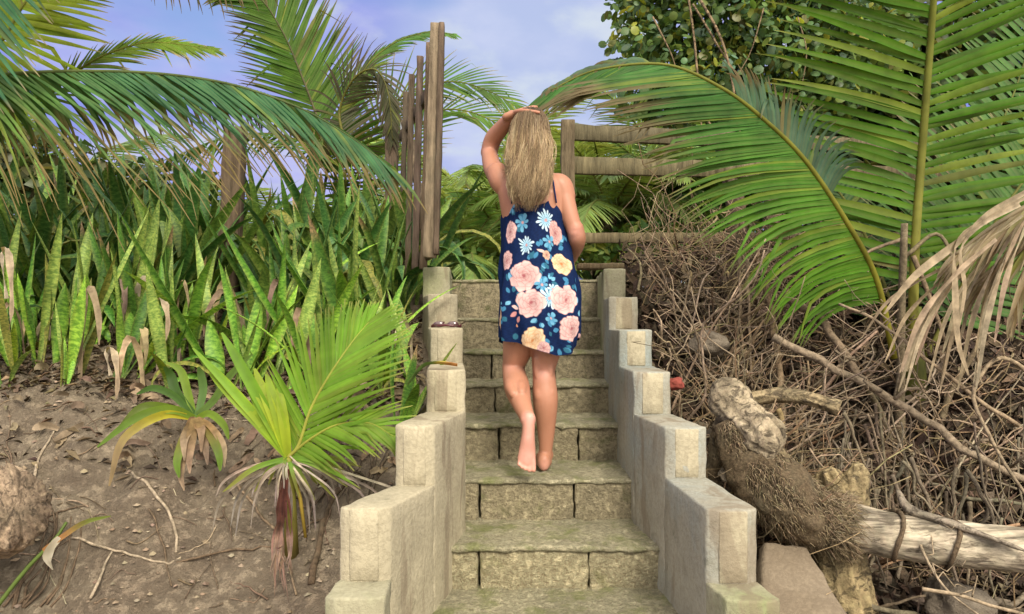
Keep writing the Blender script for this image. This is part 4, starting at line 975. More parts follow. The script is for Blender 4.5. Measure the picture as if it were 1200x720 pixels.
def driftwood():
    random.seed(400)
    PALE = (.46, .37, .23); 
    # fallen palm trunk with its fibrous root mass
    a = at(985, 610, 2.62); r = thing('fallen_palm_trunk', a, 'pale fallen palm trunk with two dark rings and a shaggy fibrous root end', 'palm trunk')
    path = [at(978, 612, 2.64), at(1040, 626, 2.60), at(1110, 636, 2.55), at(1215, 646, 2.48), at(1420, 660, 2.40)]
    mb = gnarl(path, [.086, .084, .082, .076, .06], (.58, .51, .385), .004, 11, 24, 60); mb.build('trunk', M['pole'], r)
    for px, py, D in ((1048, 627, 2.594), (1112, 637, 2.549)):
        c = at(px, py, D); T = (V(path[2]) - V(path[1])).normalized(); A = T.cross(V((0, 1, 0))).normalized(); B = T.cross(A); mb = MB()
        pts = [c + (A * math.cos(t) + B * math.sin(t)) * .089 + T * (.012 * math.sin(t * 2 + .5)) for t in [i * math.pi / 16 for i in range(33)]]
        mb.tube(pts, .009, 6, (.15, .11, .07), rough=.2); mb.build('node_ring', M['fibre'], r)
    rp = [at(856, 490, 2.78), at(880, 535, 2.74), at(915, 580, 2.69), at(955, 606, 2.66), at(994, 613, 2.64)]; rr = [.075, .112, .125, .108, .086]
    mb = gnarl(rp, rr, (.13, .098, .06), .040, 8, 44, 100, grain=.3); fm = mb.build('root_mass', M['fibre'], r)
    pts = [V(p) for p in spline([tuple(p) for p in rp], 60)]; rad = [q[0] for q in spline([(x,) for x in rr], 60)]
    mb = MB()
    for i in range(7000):
        k = random.randrange(1, 57); T = (pts[k + 1] - pts[k]).normalized(); A = T.orthogonal().normalized(); B = T.cross(A); t = rnd(0, 6.28); d = A * math.cos(t) + B * math.sin(t)
        p = pts[k] + d * rad[k] * rnd(.96, 1.04); L = rnd(.012, .036) * (2.6 if k > 47 or random.random() < .03 else 1); e = (T * rnd(.1, 1.1) + d * rnd(.02, .28) + T.cross(d) * rnd(-.9, .9) + V((0, 0, -.1))).normalized()
        c = jit(random.choice([(.34, .265, .165), (.25, .19, .115), (.42, .34, .22), (.16, .12, .075)]), .2)
        mb.tube([p, p + e * L * .5, p + e * L + V((0, 0, -.012))], [.0017, .0008], 3, c)
    mb.build('root_fibres', M['fibre'], fm)
    # knobbly pale driftwood lying on top of the root mass
    b = at(850, 470, 2.80); r2 = thing('driftwood_log', b, 'knobbly pale driftwood log lying above the shaggy root mass by the parapet', 'driftwood')
    mb = gnarl([at(838, 452, 2.86), at(850, 462, 2.82), at(866, 482, 2.78), at(884, 500, 2.72), at(905, 518, 2.66), at(916, 524, 2.64)], [.035, .082, .07, .083, .085, .05], (.50, .42, .29), .030, 9, 48, 110, seed=3, grain=.45); mb.build('trunk', M['drift'], r2)
    mb = gnarl([at(858, 480, 2.86), at(846, 510, 2.86), at(838, 545, 2.86), at(834, 575, 2.86)], [.05, .045, .04, .03], (.33, .26, .165), .014, 9, 14, 40, seed=9); mb.build('root', M['drift'], r2)
    mb = gnarl([at(890, 520, 2.74), at(910, 538, 2.68), at(926, 552, 2.64)], [.05, .045, .03], (.34, .27, .16), .012, 9, 14, 30, seed=12); mb.build('root', M['drift'], r2)
    # broken branch pointing right
    c = at(880, 466, 2.9); r3 = thing('broken_branch', c, 'pale broken branch with a cut end pointing right across the brush', 'branch')
    mb = gnarl([at(870, 470, 2.92), at(905, 464, 2.88), at(940, 465, 2.84), at(984, 479, 2.78)], [.022, .030, .028, .030], (.46, .37, .22), .010, 12, 24, 50, seed=5, grain=.6); mb.build('shaft', M['drift'], r3)
    for q0, q1, rr_ in ((at(925, 462, 2.86), at(936, 452, 2.84), .008), (at(895, 462, 2.88), at(925, 457, 2.88), .012)):
        mb = MB(); mb.tube(wiggle(q0, q1, 6, .01), [rr_, .003], 7, (.42, .33, .2)); mb.build('splinter', M['drift'], r3)
    # upright split stump behind the trunk
    s = at(990, 735, 2.72); r4 = thing('driftwood_stump', s, 'pale split stump standing upright behind the fallen palm trunk, forked at its top', 'stump')
    mb = gnarl([at(1000, 760, 2.70), at(990, 700, 2.72), at(982, 640, 2.76), at(982, 596, 2.76), at(974, 568, 2.74), at(968, 550, 2.72)], [.105, .10, .095, .088, .062, .022], (.50, .40, .22), .032, 8, 44, 80, .8, seed=15, grain=.7); mb.build('trunk', M['drift'], r4)
    mb = gnarl([at(990, 610, 2.76), at(999, 583, 2.75), at(1005, 558, 2.73), at(1004, 544, 2.72)], [.07, .062, .042, .016], (.48, .39, .22), .018, 9, 30, 40, seed=19, grain=.6); mb.build('fork', M['drift'], r4)
    # tilted sandy slab beside the parapet
    p = at(930, 690, 2.4); mb = MB(); n = V((.1, -.75, .6)).normalized()
    quad = [at(895, 634, 2.62), at(945, 640, 2.60), at(1005, 735, 2.28), at(890, 735, 2.28)]; quad = [V(q) for q in quad]
    vs, fs = rough_block([q - n * .07 for q in quad][::-1], quad[::-1], .012, 2, .010, 12, .035, 4); mb.add(vs, fs)
    mb.build_at('slab', M['sandslab'], p, 'tilted flat sandy stone slab beside the right parapet under the root mass', 'stone slab')
    # dead palm leaf base lying across the trunk
    d = at(1062, 600, 2.62); mb = gnarl([at(1052, 575, 2.66), at(1066, 597, 2.6), at(1110, 612, 2.52), at(1160, 630, 2.44), at(1212, 650, 2.38)], [.012, .028, .022, .015, .008], (.36, .31, .24), .006, 11, 12, 40, .6, seed=21)
    mb.build_at('palm_leaf_stalk', M['drift'], d, 'pale grey palm leaf stalk leaning across the top of the fallen trunk', 'leaf stalk')
    # stones
    def rock(px, py, D, r, lab, seed, mat='rock', name='rock', sq=.75):
        c = at(px, py, D); bm = bmesh.new(); bmesh.ops.create_icosphere(bm, subdivisions=4, radius=r); mb = MB(); vs = []
        for v in bm.verts:
            p = v.co; k = 1 + .35 * mnoise.fractal((p.x / r * 1.1 + seed, p.y / r * 1.1, p.z / r * 1.1), 1, 2, 4); vs.append(c + V((p.x * k * 1.1, p.y * k, p.z * k * sq)))
        mb.add(vs, [tuple(v.index for v in f.verts) for f in bm.faces]); bm.free()
        mb.build_at(name, M[mat], c, lab, 'rock' if mat == 'rock' else 'brick')
    rock(829, 402, 3.5, .085, 'grey rounded rock half buried in the brush above the driftwood', 2)
    rock(791, 450, 3.05, .035, 'small red brick fragment beside the right parapet', 5, 'brick', 'brick_fragment')
    rock(862, 556, 2.72, .05, 'small brown stone between the parapet and the root mass', 7)
    rock(1120, 705, 2.6, .10, 'brown rock in the shade under the fallen palm trunk', 9)
driftwood_later = driftwood

def left_debris():
    random.seed(500)
    # weathered log end at the left edge
    a = at(-30, 610, 2.35); mb = gnarl([at(-110, 650, 2.45), at(-60, 622, 2.4), at(-18, 604, 2.36), at(12, 594, 2.34), at(22, 591, 2.335)], [.15, .145, .14, .135, .125], (.42, .32, .22), .032, 10, 80, 90, seed=31, grain=.75)
    mb.build_at('log', M['pole'], a, 'weathered brown log end sticking in at the left edge', 'log')
    g = 'dry roots on the left dirt bank'
    def root(pts, r0, r1, lab, c):
        mb = MB(); q = []
        for p in spline([tuple(p) for p in pts], 20):
            p = V(p); p = p + V((mnoise.noise((p.x * 11, p.z * 11, 3)) * .02, 0, mnoise.noise((p.x * 13, p.z * 13, 9)) * .015)); p.z = max(p.z, terrain(p.x, p.y) + r0 * .5); q.append(p)
        mb.tube(q, [r0, r1], 6, c, rough=.15); mb.build_at('root', M['twig'], q[0], lab, 'root', g)
    def gp(x, y):   # point of the bank seen at that pixel
        D = 1.8
        while D < 4:
            p = at(x, y, D)
            if p.z <= terrain(p.x, p.y): break
            D += .01
        return V((p.x, p.y, terrain(p.x, p.y) + .004))
    W = (.40, .33, .24); B = (.16, .115, .075)
    root([gp(155, 555), gp(185, 590), gp(205, 630), gp(208, 655)], .007, .005, 'pale peeling root running down the middle of the dirt bank', W)
    root([gp(40, 565), gp(50, 530), gp(65, 505)], .006, .004, 'pale thin root standing out above the log', W)
    root([gp(85, 635), gp(140, 650), gp(190, 660), gp(215, 655)], .005, .004, 'pale root lying across the dirt right of the wilted bloom', W)
    root([gp(105, 705), gp(118, 670), gp(132, 650)], .006, .004, 'pale short root slanting up near the bottom of the bank', W)
    root([gp(175, 600), gp(190, 640), gp(200, 690)], .004, .003, 'dark thin root running down left of the palm sprout', B)
    root([gp(275, 570), gp(300, 600), gp(330, 640), gp(345, 700)], .007, .004, 'brown root running under the hanging red sheath', (.25, .185, .12))
    root([gp(210, 660), gp(270, 650), gp(330, 640), gp(380, 610)], .005, .003, 'dark root crossing below the palm sprout', B)
    root([gp(365, 690), gp(375, 640), gp(385, 600), gp(410, 560)], .014, .009, 'dark brown root curving up beside the left parapet', (.12, .085, .055))
    root([gp(100, 420), gp(125, 395), gp(150, 375)], .02, .018, 'short thick brown root leaning at the foot of the snake plants', (.17, .12, .08))
    for i in range(10):
        x = rnd(-5, 60); root([gp(x, 715), gp(x + rnd(10, 30), 680), gp(x + rnd(25, 60), rnd(600, 640))], .005, .003, 'dark fine root trailing down beside the log', B)
    for i in range(60):
        x = rnd(0, 375); y = rnd(455, 715); L = rnd(20, 70); a = rnd(0, 6.28); x2 = min(378, x + math.cos(a) * L); y2 = min(716, max(450, y + math.sin(a) * L * .8))
        root([gp(x, y), gp((x + x2) / 2 + rnd(-8, 8), (y + y2) / 2 + rnd(-8, 8)), gp(x2, y2)], rnd(.0015, .0045), .0015, 'fine dry rootlet lying on the dirt bank', jit(random.choice((W, B, B, (.25, .19, .13))), .2))
    random.seed(520)
    for i in range(26):   # shady roots between the sprout and the parapet
        x = rnd(375, 470); y = rnd(500, 640)
        if x > 400 and y > 560: continue
        root([gp(x, y), gp(x + rnd(-20, 10), y + rnd(15, 40)), gp(x + rnd(-35, 5), y + rnd(40, 80))], rnd(.003, .008), .002, 'dark dangling root in the shade beside the left parapet', jit((.13, .095, .065), .3))
left_debris()
def clods():
    random.seed(540); mb = MB()
    for i in range(800):
        D = rnd(2.25, 3.5); px = rnd(-20, 480); x = (px - 600) * D / FPX
        if x > wall_x(LP, D, 1) - .02: continue
        r = .003 + .013 * random.random() ** 3; c = V((x, D, terrain(x, D) + r * .3)); k = jit(random.choice([(.27, .205, .14), (.20, .15, .10), (.32, .25, .17)]), .2)
        vs = []; q = [V((rnd(.7, 1.2) * math.cos(a), rnd(.7, 1.2) * math.sin(a), rnd(-.2, .3))) * r for a in [j * math.pi / 3 for j in range(6)]]
        mb.add([c + v for v in q] + [c + V((0, 0, r * rnd(.5, .9)))], [(j, (j + 1) % 6, 6) for j in range(6)], k)
    tag(mb.build('soil_crumbs', M['crumb'], smoothed=False), 'small crumbs of dry soil scattered over the left bank', 'soil', kind='stuff')
def crumb_mat():
    n = NT('soil_crumb'); n.done(n.attr(), .95, .1); return n.m
M['crumb'] = crumb_mat()
clods()

def sandslab_mat():
    n = NT('sandy_slab'); v = n.coord('Object'); a = n.noise(v, 5, 6, .65, .35, .65); c = n.noise(v, 60, 4, .7, .4, .6)
    col = n.mix(a, (.27, .215, .15), (.20, .155, .105)); col = n.mix(n.math('MULTIPLY', c, .4), col, (.13, .1, .07)); n.bump(c, .5, .004); return n.done(col, .9, .15)
M['sandslab'] = sandslab_mat()
driftwood()
# ------------------------------------------------------------------ the woman on the steps
def skinned(mb_list, voxel, name, smooth_it=4):
    """several closed lofts fused into one continuous surface"""
    mb = MB()
    for m in mb_list: mb.add(m.v, m.f)
    me = mb.mesh('tmp'); o = bpy.data.objects.new('tmp', me); COL.objects.link(o)
    md = o.modifiers.new('r', 'REMESH'); md.mode = 'VOXEL'; md.voxel_size = voxel; md.use_smooth_shade = True
    if smooth_it: ms = o.modifiers.new('s', 'SMOOTH'); ms.factor = .5; ms.iterations = smooth_it
    dg = bpy.context.evaluated_depsgraph_get(); dg.update()
    out = bpy.data.meshes.new_from_object(o.evaluated_get(dg)); out.name = name
    bpy.data.objects.remove(o); return out

def limb(path, rads, flat=1.0, n=20, m=26, ref=V((1, 0, 0)), caps=True):
    """tapered limb; rads: radius (or (ra, rb)) per joint"""
    P = [V(p) for p in spline([tuple(p) for p in path], m)]
    RR = spline([(r, r * flat) if not hasattr(r, '__len__') else r for r in rads], m)
    rings = []; T = [(P[min(i + 1, m - 1)] - P[max(i - 1, 0)]).normalized() for i in range(m)]
    for i in range(m):
        A = ref - T[i] * ref.dot(T[i]); A.normalize(); B = T[i].cross(A); rings.append((P[i], A * RR[i][0], B * RR[i][1]))
    def cap(k, s):
        c, A, B = rings[k]; r = A.length; t = T[k] * s
        return [(c + t * r * q, A * w, B * w) for q, w in ((.35, .93), (.7, .71), (.92, .39))]
    if caps: rings = cap(0, -1)[::-1] + rings + cap(-1, 1)
    mb = MB(); mb.loft(rings, n=n); return mb

def hand(wrist, fdir, palm_n, thumb_side, curl=.35, spread=.10, L=.088):
    """palm, four unequal bent fingers and a thumb from the side of the palm. fingers curl towards palm_n"""
    F = V(fdir).normalized(); Nn = V(palm_n); Nn = (Nn - F * Nn.dot(F)).normalized(); S = F.cross(Nn).normalized() * thumb_side
    w = V(wrist); out = []
    out.append(limb([w - F * .02, w + F * .02, w + F * .055, w + F * L], [(.027, .019), (.033, .017), (.039, .015), (.037, .012)], ref=S, m=14))
    for k, (off, ln, rr) in enumerate(((.029, .068, .0082), (.010, .077, .0086), (-.010, .071, .0082), (-.028, .056, .0072))):
        p = w + F * (L - .012) + S * off; d = (F + S * off * spread * 12).normalized(); pts = [p - F * .015, p]; a = curl * .6
        for q in (.44, .32, .26):
            a += curl * .55; d2 = (d * math.cos(a) + Nn * math.sin(a)).normalized(); p = p + d2 * ln * q; pts.append(p)
        out.append(limb(pts, [rr * 1.1, rr * 1.1, rr, rr * .93, rr * .8], n=10, m=16))
    p = w + F * .022 + S * .026; pts = [p - S * .015, p, p + (F * .6 + S * .75 + Nn * .25) * .034, p + (F * 1.1 + S * .85 + Nn * .5) * .052, p + (F * 1.6 + S * .75 + Nn * .75) * .064]
    out.append(limb(pts, [.013, .0125, .0105, .0095, .0078], n=10, m=16)); return out

def person():
    random.seed(600)
    DP = 3.12
    foot = at(637, 553, 3.09); foot.z = .946
    root = thing('person', foot, 'barefoot blond woman in navy floral dress climbing the stairs, hand on her head', 'person')
    parts = []
    # torso: (row, centre px, half width px, centre depth, half depth m)
    T = [(398, 632, 40, 3.12, .105), (380, 632, 44, 3.115, .118), (360, 631, 43, 3.115, .118), (335, 630, 37, 3.12, .100), (308, 628, 33, 3.125, .088), (285, 626, 33, 3.125, .090), (262, 625, 35.5, 3.125, .098), (240, 624, 38.5, 3.125, .098), (222, 623, 40, 3.125, .088), (210, 622, 36, 3.13, .072), (202, 622, 25, 3.135, .058), (194, 622, 15, 3.14, .050), (184, 622, 13.5, 3.15, .050), (172, 621, 13.5, 3.155, .052)]
    S = spline(T, 50); mb = MB()
    rings = []
    for y, cx, hw, D, hd in S: rings.append((at(cx, y, D), V((hw * D / FPX, 0, 0)), V((0, hd, 0))))
    mb.loft(rings, n=36); parts.append(mb)
    # shoulders / deltoids
    parts.append(limb([at(596, 222, 3.13), at(588, 212, 3.14), at(583, 203, 3.16)], [.05, .056, .05]))
    parts.append(limb([at(646, 216, 3.13), at(656, 219, 3.125), at(661, 230, 3.12)], [.05, .056, .052]))
    # shoulder blades, buttocks
    for x in (606, 645): parts.append(limb([at(x, 228, 3.075), at(x + (3 if x < 620 else -3), 248, 3.07)], [.035, .03]))
    for x in (612, 650): parts.append(limb([at(x, 362, 3.065), at(x, 378, 3.06)], [.075, .072]))
    # right arm hanging, forearm forward to the hip
    parts.append(limb([at(659, 222, 3.12), at(666, 248, 3.10), at(674, 272, 3.085)], [.047, .041, .035], m=20))
    parts.append(limb([at(674, 268, 3.085), at(676, 280, 3.11), at(674, 292, 3.18), at(669, 303, 3.26)], [.038, .040, .034, .025], m=20))
    parts += hand(at(668, 304, 3.27), V((-.55, .55, -.35)), V((-.6, -.6, 0)), 1, .3)
    # left arm raised
    parts.append(limb([at(586, 210, 3.15), at(577, 196, 3.22), at(573, 178, 3.32)], [.050, .043, .037], m=20))
    parts.append(limb([at(573, 179, 3.32), at(578, 163, 3.29), at(589, 149, 3.22), at(600, 136, 3.14)], [.040, .041, .035, .026], m=20))
    parts += hand(at(600, 135.5, 3.13), V((.94, -.18, .24)), V((.25, -.05, -1)), -1, .38, .12)
    # right leg, standing
    parts.append(limb([at(646, 385, 3.11), at(640, 412, 3.11), at(637, 436, 3.12), at(638.5, 447, 3.115)], [.085, .066, .050, .049], m=22))
    parts.append(limb([at(637, 432, 3.12), at(638, 450, 3.108), at(639, 470, 3.10), at(640, 500, 3.115), at(639.5, 528, 3.125), at(638.5, 541, 3.125)], [.049, .053, .056, .042, .030, .032], m=30))
    for x0, y0, x1, y1, rr in ((632.5, 452, 634, 476, .030), (644, 452, 643, 472, .029)): parts.append(limb([at(x0, y0, 3.088), at((x0 + x1) / 2, (y0 + y1) / 2, 3.078), at(x1, y1, 3.09)], [rr * .7, rr, rr * .7], m=12))
    for x0, D0 in ((632.5, 3.13), (646, 3.135)): parts.append(limb([at(x0, 531, D0), at(x0, 535, D0)], [.010, .010], n=10, m=5))
    for x0 in (629, 645): parts.append(limb([at(x0, 420, 3.075), at(x0, 436, 3.078), at(x0 + (2 if x0 < 637 else -1), 446, 3.085)], [.016, .013, .012], n=10, m=12))
    zf = .946
    def ft(x, y, z): return V((foot.x + x, y, zf + z))
    parts.append(limb([ft(.002, 3.098, .044), ft(.0, 3.15, .044), ft(.0, 3.20, .036), ft(.004, 3.255, .024)], [(.029, .041), (.033, .042), (.038, .032), (.042, .021)], m=24))
    for k, (dx, ln, rr) in enumerate(((-.027, .045, .0125), (-.008, .045, .0095), (.008, .039, .009), (.022, .032, .0085), (.034, .025, .008))):
        parts.append(limb([ft(dx, 3.25, .016), ft(dx * 1.05, 3.25 + ln * .6, .015), ft(dx * 1.08, 3.25 + ln, .010)], [rr, rr, rr * .85], n=10, m=10))
    # left leg lifted behind, sole to the viewer
    parts.append(limb([at(612, 385, 3.12), at(606, 412, 3.14), at(602, 430, 3.17), at(602, 437, 3.165)], [.085, .066, .050, .050], m=22))
    parts.append(limb([at(601, 428, 3.175), at(603, 441, 3.13), at(606, 455, 3.075), at(611, 472, 2.99), at(617, 487, 2.905), at(619, 492, 2.88)], [.049, .053, .057, .043, .033, .033], m=30))
    parts.append(limb([at(620, 490, 2.872), at(619, 508, 2.878), at(618, 526, 2.886), at(617, 538, 2.886)], [(.027, .028), (.027, .030), (.034, .025), (.038, .019)], m=24, ref=V((1, 0, 0))))
    for dx, ln, rr in ((10, 14, .0115), (4.5, 14.5, .0092), (-.5, 12.5, .0088), (-5, 10.5, .0082), (-8.5, 7.5, .0078)):
        parts.append(limb([at(616.5 + dx * .8, 537, 2.884), at(616 + dx * .92, 538 + ln * .6, 2.88), at(616 + dx * .95, 537.5 + ln, 2.872)], [rr, rr, rr * .85], n=10, m=10))
    for x0, y0, x1, y1, rr in ((597, 446, 602, 462, .030), (609, 446, 611, 460, .029)): parts.append(limb([at(x0, y0, 3.09), at((x0 + x1) / 2, (y0 + y1) / 2, 3.04), at(x1, y1, 2.99)], [rr * .7, rr, rr * .7], m=12))
    for x0 in (611.5, 624): parts.append(limb([at(x0, 490, 2.905), at(x0, 493, 2.90)], [.010, .010], n=10, m=5))
    # head with a face
    hc = at(621, 155, 3.165); r_ = []
    for z, hx, hy, oy in ((-.112, .028, .03, .045), (-.098, .045, .05, .03), (-.07, .058, .072, .014), (-.03, .068, .088, .004), (.02, .074, .096, 0), (.06, .068, .088, -.002), (.09, .048, .062, -.002), (.108, .02, .028, 0)):
        r_.append((z, hx, hy, oy))
    mb = MB(); mb.loft([(hc + V((0, oy, z)), V((hx, 0, 0)), V((0, hy, 0))) for z, hx, hy, oy in spline(r_, 24)], n=30); parts.append(mb)
    parts.append(limb([hc + V((0, .088, .005)), hc + V((0, .104, -.025)), hc + V((0, .094, -.036))], [.008, .013, .011], n=10, m=8))
    for s in (-1, 1):
        parts.append(limb([hc + V((s * .016, .078, -.065)), hc + V((0, .088, -.064))], [.006, .007], n=8, m=6))
        parts.append(limb([hc + V((s * .072, -.005, -.04)), hc + V((s * .079, -.012, -.01)), hc + V((s * .076, -.006, .018))], [(.008, .012), (.009, .018), (.008, .012)], n=10, m=10))
    me = skinned(parts, .0042, 'person_body', 4)
    # skin tone: tanned, pinker soles, heels, elbows
    nv = len(me.vertices); co = np.zeros(nv * 3); me.vertices.foreach_get('co', co); co = co.reshape(-1, 3)
    col = np.ones((nv, 4), np.float32); base = np.array((.43, .20, .122)); pink = np.array((.84, .43, .36)); col[:, :3] = base
    def blob(c, rad, to, amt):
        d = np.linalg.norm(co - np.array(c), axis=1); w = np.clip(1 - d / rad, 0, 1)[:, None] * amt; col[:, :3] = col[:, :3] * (1 - w) + np.array(to) * w
    for x, y, D, rad, amt in ((620, 492, 2.835, .065, 1.0), (617, 537, 2.855, .085, 1.0), (619, 513, 2.845, .06, .9), (638, 552, 3.08, .06, .7), (674, 274, 3.05, .05, .5), (573, 180, 3.3, .06, .3), (637, 437, 3.07, .05, .35), (602, 434, 3.12, .05, .35)): blob(at(x, y, D), rad, pink, amt)
    for x, y, D, rad, amt in ((620, 488, 2.83, .030, .35), (613, 536, 2.86, .03, .35), (622, 540, 2.86, .02, .3)): blob(at(x, y, D), rad, (.36, .20, .14), amt)
    a = me.color_attributes.new('Col', 'FLOAT_COLOR', 'POINT'); a.data.foreach_set('color', col.ravel())
    co2 = co - np.array(tuple(foot)); me.vertices.foreach_set('co', co2.ravel()); me.update()
    me.materials.clear(); me.materials.append(M['skin']); me.polygons.foreach_set('use_smooth', [True] * len(me.polygons))
    body = bpy.data.objects.new('body', me); COL.objects.link(body); body.parent = root
    for s in (-1, 1):
        mb = MB(); c = hc + V((s * .030, .083, .004)); rg = [(c + V((0, 0, -.011 + .0022 * i)), V((math.sqrt(max(1e-6, 1 - ((i - 5) / 5.05) ** 2)) * .013, 0, 0)), V((0, math.sqrt(max(1e-6, 1 - ((i - 5) / 5.05) ** 2)) * .009, 0))) for i in range(11)]
        mb.loft(rg, (.5, .48, .45), 12); mb.build('eye', M['hair'], root)

    # ---------------- dress: one dense sheet, its flowers dyed in per vertex
    DR = [(236, 625, 32, 3.125, .100), (250, 625, 36.5, 3.125, .106), (265, 625.5, 38, 3.125, .108), (285, 627, 40, 3.12, .110), (305, 629, 43, 3.12, .117), (330, 631, 46, 3.115, .130), (360, 632, 46.8, 3.11, .143), (385, 632.5, 47, 3.11, .148), (400, 632, 46.2, 3.11, .146), (422, 632, 45, 3.115, .142)]
    NU, NVV = 460, 330; th = np.linspace(-math.pi, math.pi, NU, endpoint=False)   # 0 = towards the viewer, + = right
    samp = np.array(spline(DR, 200))
    thd = np.degrees(th)
    # upper edge: two points at the straps, dipping between them and under the arms
    ytop = np.interp(thd, [-180, -140, -110, -95, -62, -42, -22, 0, 20, 38, 66, 95, 110, 140, 180], [236, 232, 240, 254, 254, 238, 244, 246, 243, 236.5, 256, 256, 240, 232, 236])
    yhem = np.interp(thd, [-180, -130, -90, -60, -40, -10, 10, 25, 40, 60, 90, 130, 180], [412, 408, 394, 399, 401, 408, 412.5, 415.5, 414, 406, 396, 408, 412])
    vv = np.linspace(0, 1, NVV)[:, None]
    Y = ytop[None] * (1 - vv) + yhem[None] * vv
    cx = np.interp(Y, samp[:, 0], samp[:, 1]); hw = np.interp(Y, samp[:, 0], samp[:, 2]); DD = np.interp(Y, samp[:, 0], samp[:, 3]); hd = np.interp(Y, samp[:, 0], samp[:, 4])
    TH = np.broadcast_to(th[None], Y.shape)
    fold = .005 + .019 * np.clip((Y - 290) / 120, 0, 1)
    rip = (np.sin(TH * 7 + 1.0 + (Y - 300) * .012) * .5 + np.sin(TH * 12 + 2.2 - (Y - 300) * .02) * .35 + np.sin(TH * 3 + Y * .03) * .5) * fold
    rip += .006 * np.exp(-((Y - 315) / 40) ** 2) * np.sin(TH * 5 + Y * .09)
    X3 = (cx - 600) * DD / FPX + np.sin(TH) * (hw * DD / FPX + rip); Y3 = DD - np.cos(TH) * (hd + rip)
    bulge = .012 * np.exp(-((Y - 368) / 26) ** 2) * (np.exp(-((TH - .45) / .35) ** 2) + np.exp(-((TH + .45) / .35) ** 2)); Y3 = Y3 - bulge
    Z3 = CAMZ - (Y - HZ) * DD / FPX
    # paint
    PX = TH * 46.0 + 1.1 * np.sin(Y * .19 + TH * 2) + .7 * np.sin(TH * 9 + Y * .05); PY = Y + 1.0 * np.sin(TH * 6 + 1) + .6 * np.sin(TH * 13 + Y * .1); colr = np.zeros((*Y.shape, 3)); colr[:] = (.004, .014, .058)
    nz = np.sin(PX * .9 + np.sin(PY * .7) * 2) * np.sin(PY * 1.1 + PX * .3); colr *= (1 + .18 * nz)[..., None]
    def put(mask, c, a=1.0):
        m = (mask * a)[..., None]; np.copyto(colr, colr * (1 - m) + np.array(c) * m)
    def soft(d, e=.5): return np.clip(.5 - d / e, 0, 1)
    def polar(u, v): dx = PX - u; dy = PY - v; return np.hypot(dx, dy), np.arctan2(dy, dx), dx, dy
    def daisy(u, v, r, n, rot, c0, c1):
        rr, aa, dx, dy = polar(u, v); a = (aa - rot) * n / (2 * math.pi); f = np.abs(a - np.floor(a) - .5) * 2      # 0 petal axis, 1 gap
        Lk = r * (.86 + .14 * np.sin(np.floor(a) * 2.4)); edge = Lk * np.sqrt(np.clip(1 - (f / .92) ** 2.4, 0, 1)); m = soft(rr - edge, .8) * (f < .93)
        t = np.clip(rr / r, 0, 1)[..., None]; m2 = m[..., None]; np.copyto(colr, colr * (1 - m2) + (np.array(c1) * (1 - t) + np.array(c0) * t) * m2)
        put(m * soft(f * r * .25 - .25, .3), tuple(x * .7 for x in c0), .4); put(soft(rr - r * .15, .6), (.50, .28, .28))
    def rose(u, v, r, rot, c0, c1, c2, sq=1.0):
        """open bloom: rings of overlapping petals, painted from the outside in"""
        r = r * 1.1; rg = random.Random(int(u * 7 + v * 13)); c0 = np.array(c0); c1 = np.array(c1); c2 = np.array(c2)
        for ring, n, off, pr, pw in ((0, 8, .66, .36, .42), (1, 7, .45, .33, .36), (2, 6, .27, .27, .28), (3, 4, .12, .2, .2)):
            for k in range(n):
                a = rot + ring * .6 + 2 * math.pi * (k + rg.uniform(-.22, .22)) / n; o = off * r * rg.uniform(.88, 1.1)
                dx = PX - (u + math.cos(a) * o); dy = (PY - (v + math.sin(a) * o * sq)) / sq
                p = dx * math.cos(a) + dy * math.sin(a); q = -dx * math.sin(a) + dy * math.cos(a)
                e = np.hypot(p / (pr * r * rg.uniform(.9, 1.12)), q / (pw * r * rg.uniform(.85, 1.1))); wob = 1 + .07 * np.sin(np.arctan2(q, p) * 5 + k)
                d = (e / wob - 1) * pr * r; m = soft(d, .8)[..., None]
                g = np.clip(.5 + .55 * p / (pr * r), 0, 1)[..., None]          # pale rim, deeper throat
                cc = (c0 * .78 + c2 * .22) * (1 - g) + c1 * g; cc = cc * (1 - .10 * ring)
                np.copyto(colr, colr * (1 - m) + cc * m)
                put(soft(np.abs(d + .25) - .22, .5), c2, .62)
        rr = np.hypot(PX - u, (PY - v) / sq); put(soft(rr - r * .10, .8), c2, .8)
    def leafp(u, v, L, w, ang, c):
        dx = PX - u; dy = PY - v; p = dx * math.cos(ang) + dy * math.sin(ang); q = -dx * math.sin(ang) + dy * math.cos(ang); s = np.clip(p / L, 0, 1); e = w * np.sin(math.pi * s) ** .8
        m = soft(np.abs(q) - e, .6) * (p > 0) * (p < L); put(m, c); put(m * soft(np.abs(q) - .12, .3), tuple(x * .55 for x in c), .6)
    BL = (.055, .21, .36); LB = (.17, .42, .58); WH = (.60, .73, .80); TE = (.03, .13, .20); PK0, PK1, PK2 = (.56, .25, .235), (.73, .50, .46), (.27, .07, .085); CR0, CR1, CR2 = (.68, .34, .12), (.78, .58, .38), (.38, .14, .05)
    def U(x, y):
        c = np.interp(y, samp[:, 0], samp[:, 1]); w = np.interp(y, samp[:, 0], samp[:, 2]); return math.asin(max(-1, min(1, (x - c) / w))) * 46
    def sc(x, y):   # sideways stretch where the cloth turns away
        c = np.interp(y, samp[:, 0], samp[:, 1]); w = np.interp(y, samp[:, 0], samp[:, 2]); return 1 / max(.45, math.sqrt(max(.05, 1 - ((x - c) / w) ** 2)))
    def leaves(x, y, n, r, seed, c=BL):
        rg = random.Random(seed)
        for k in range(int(n * 1.7)): 
            a = rg.uniform(0, 6.28); leafp(U(x, y) + math.cos(a) * r, y + math.sin(a) * r, rg.uniform(5.5, 9), rg.uniform(1.8, 2.8), a + rg.uniform(-.5, .5), rg.choice([c, LB, TE, TE, BL]))
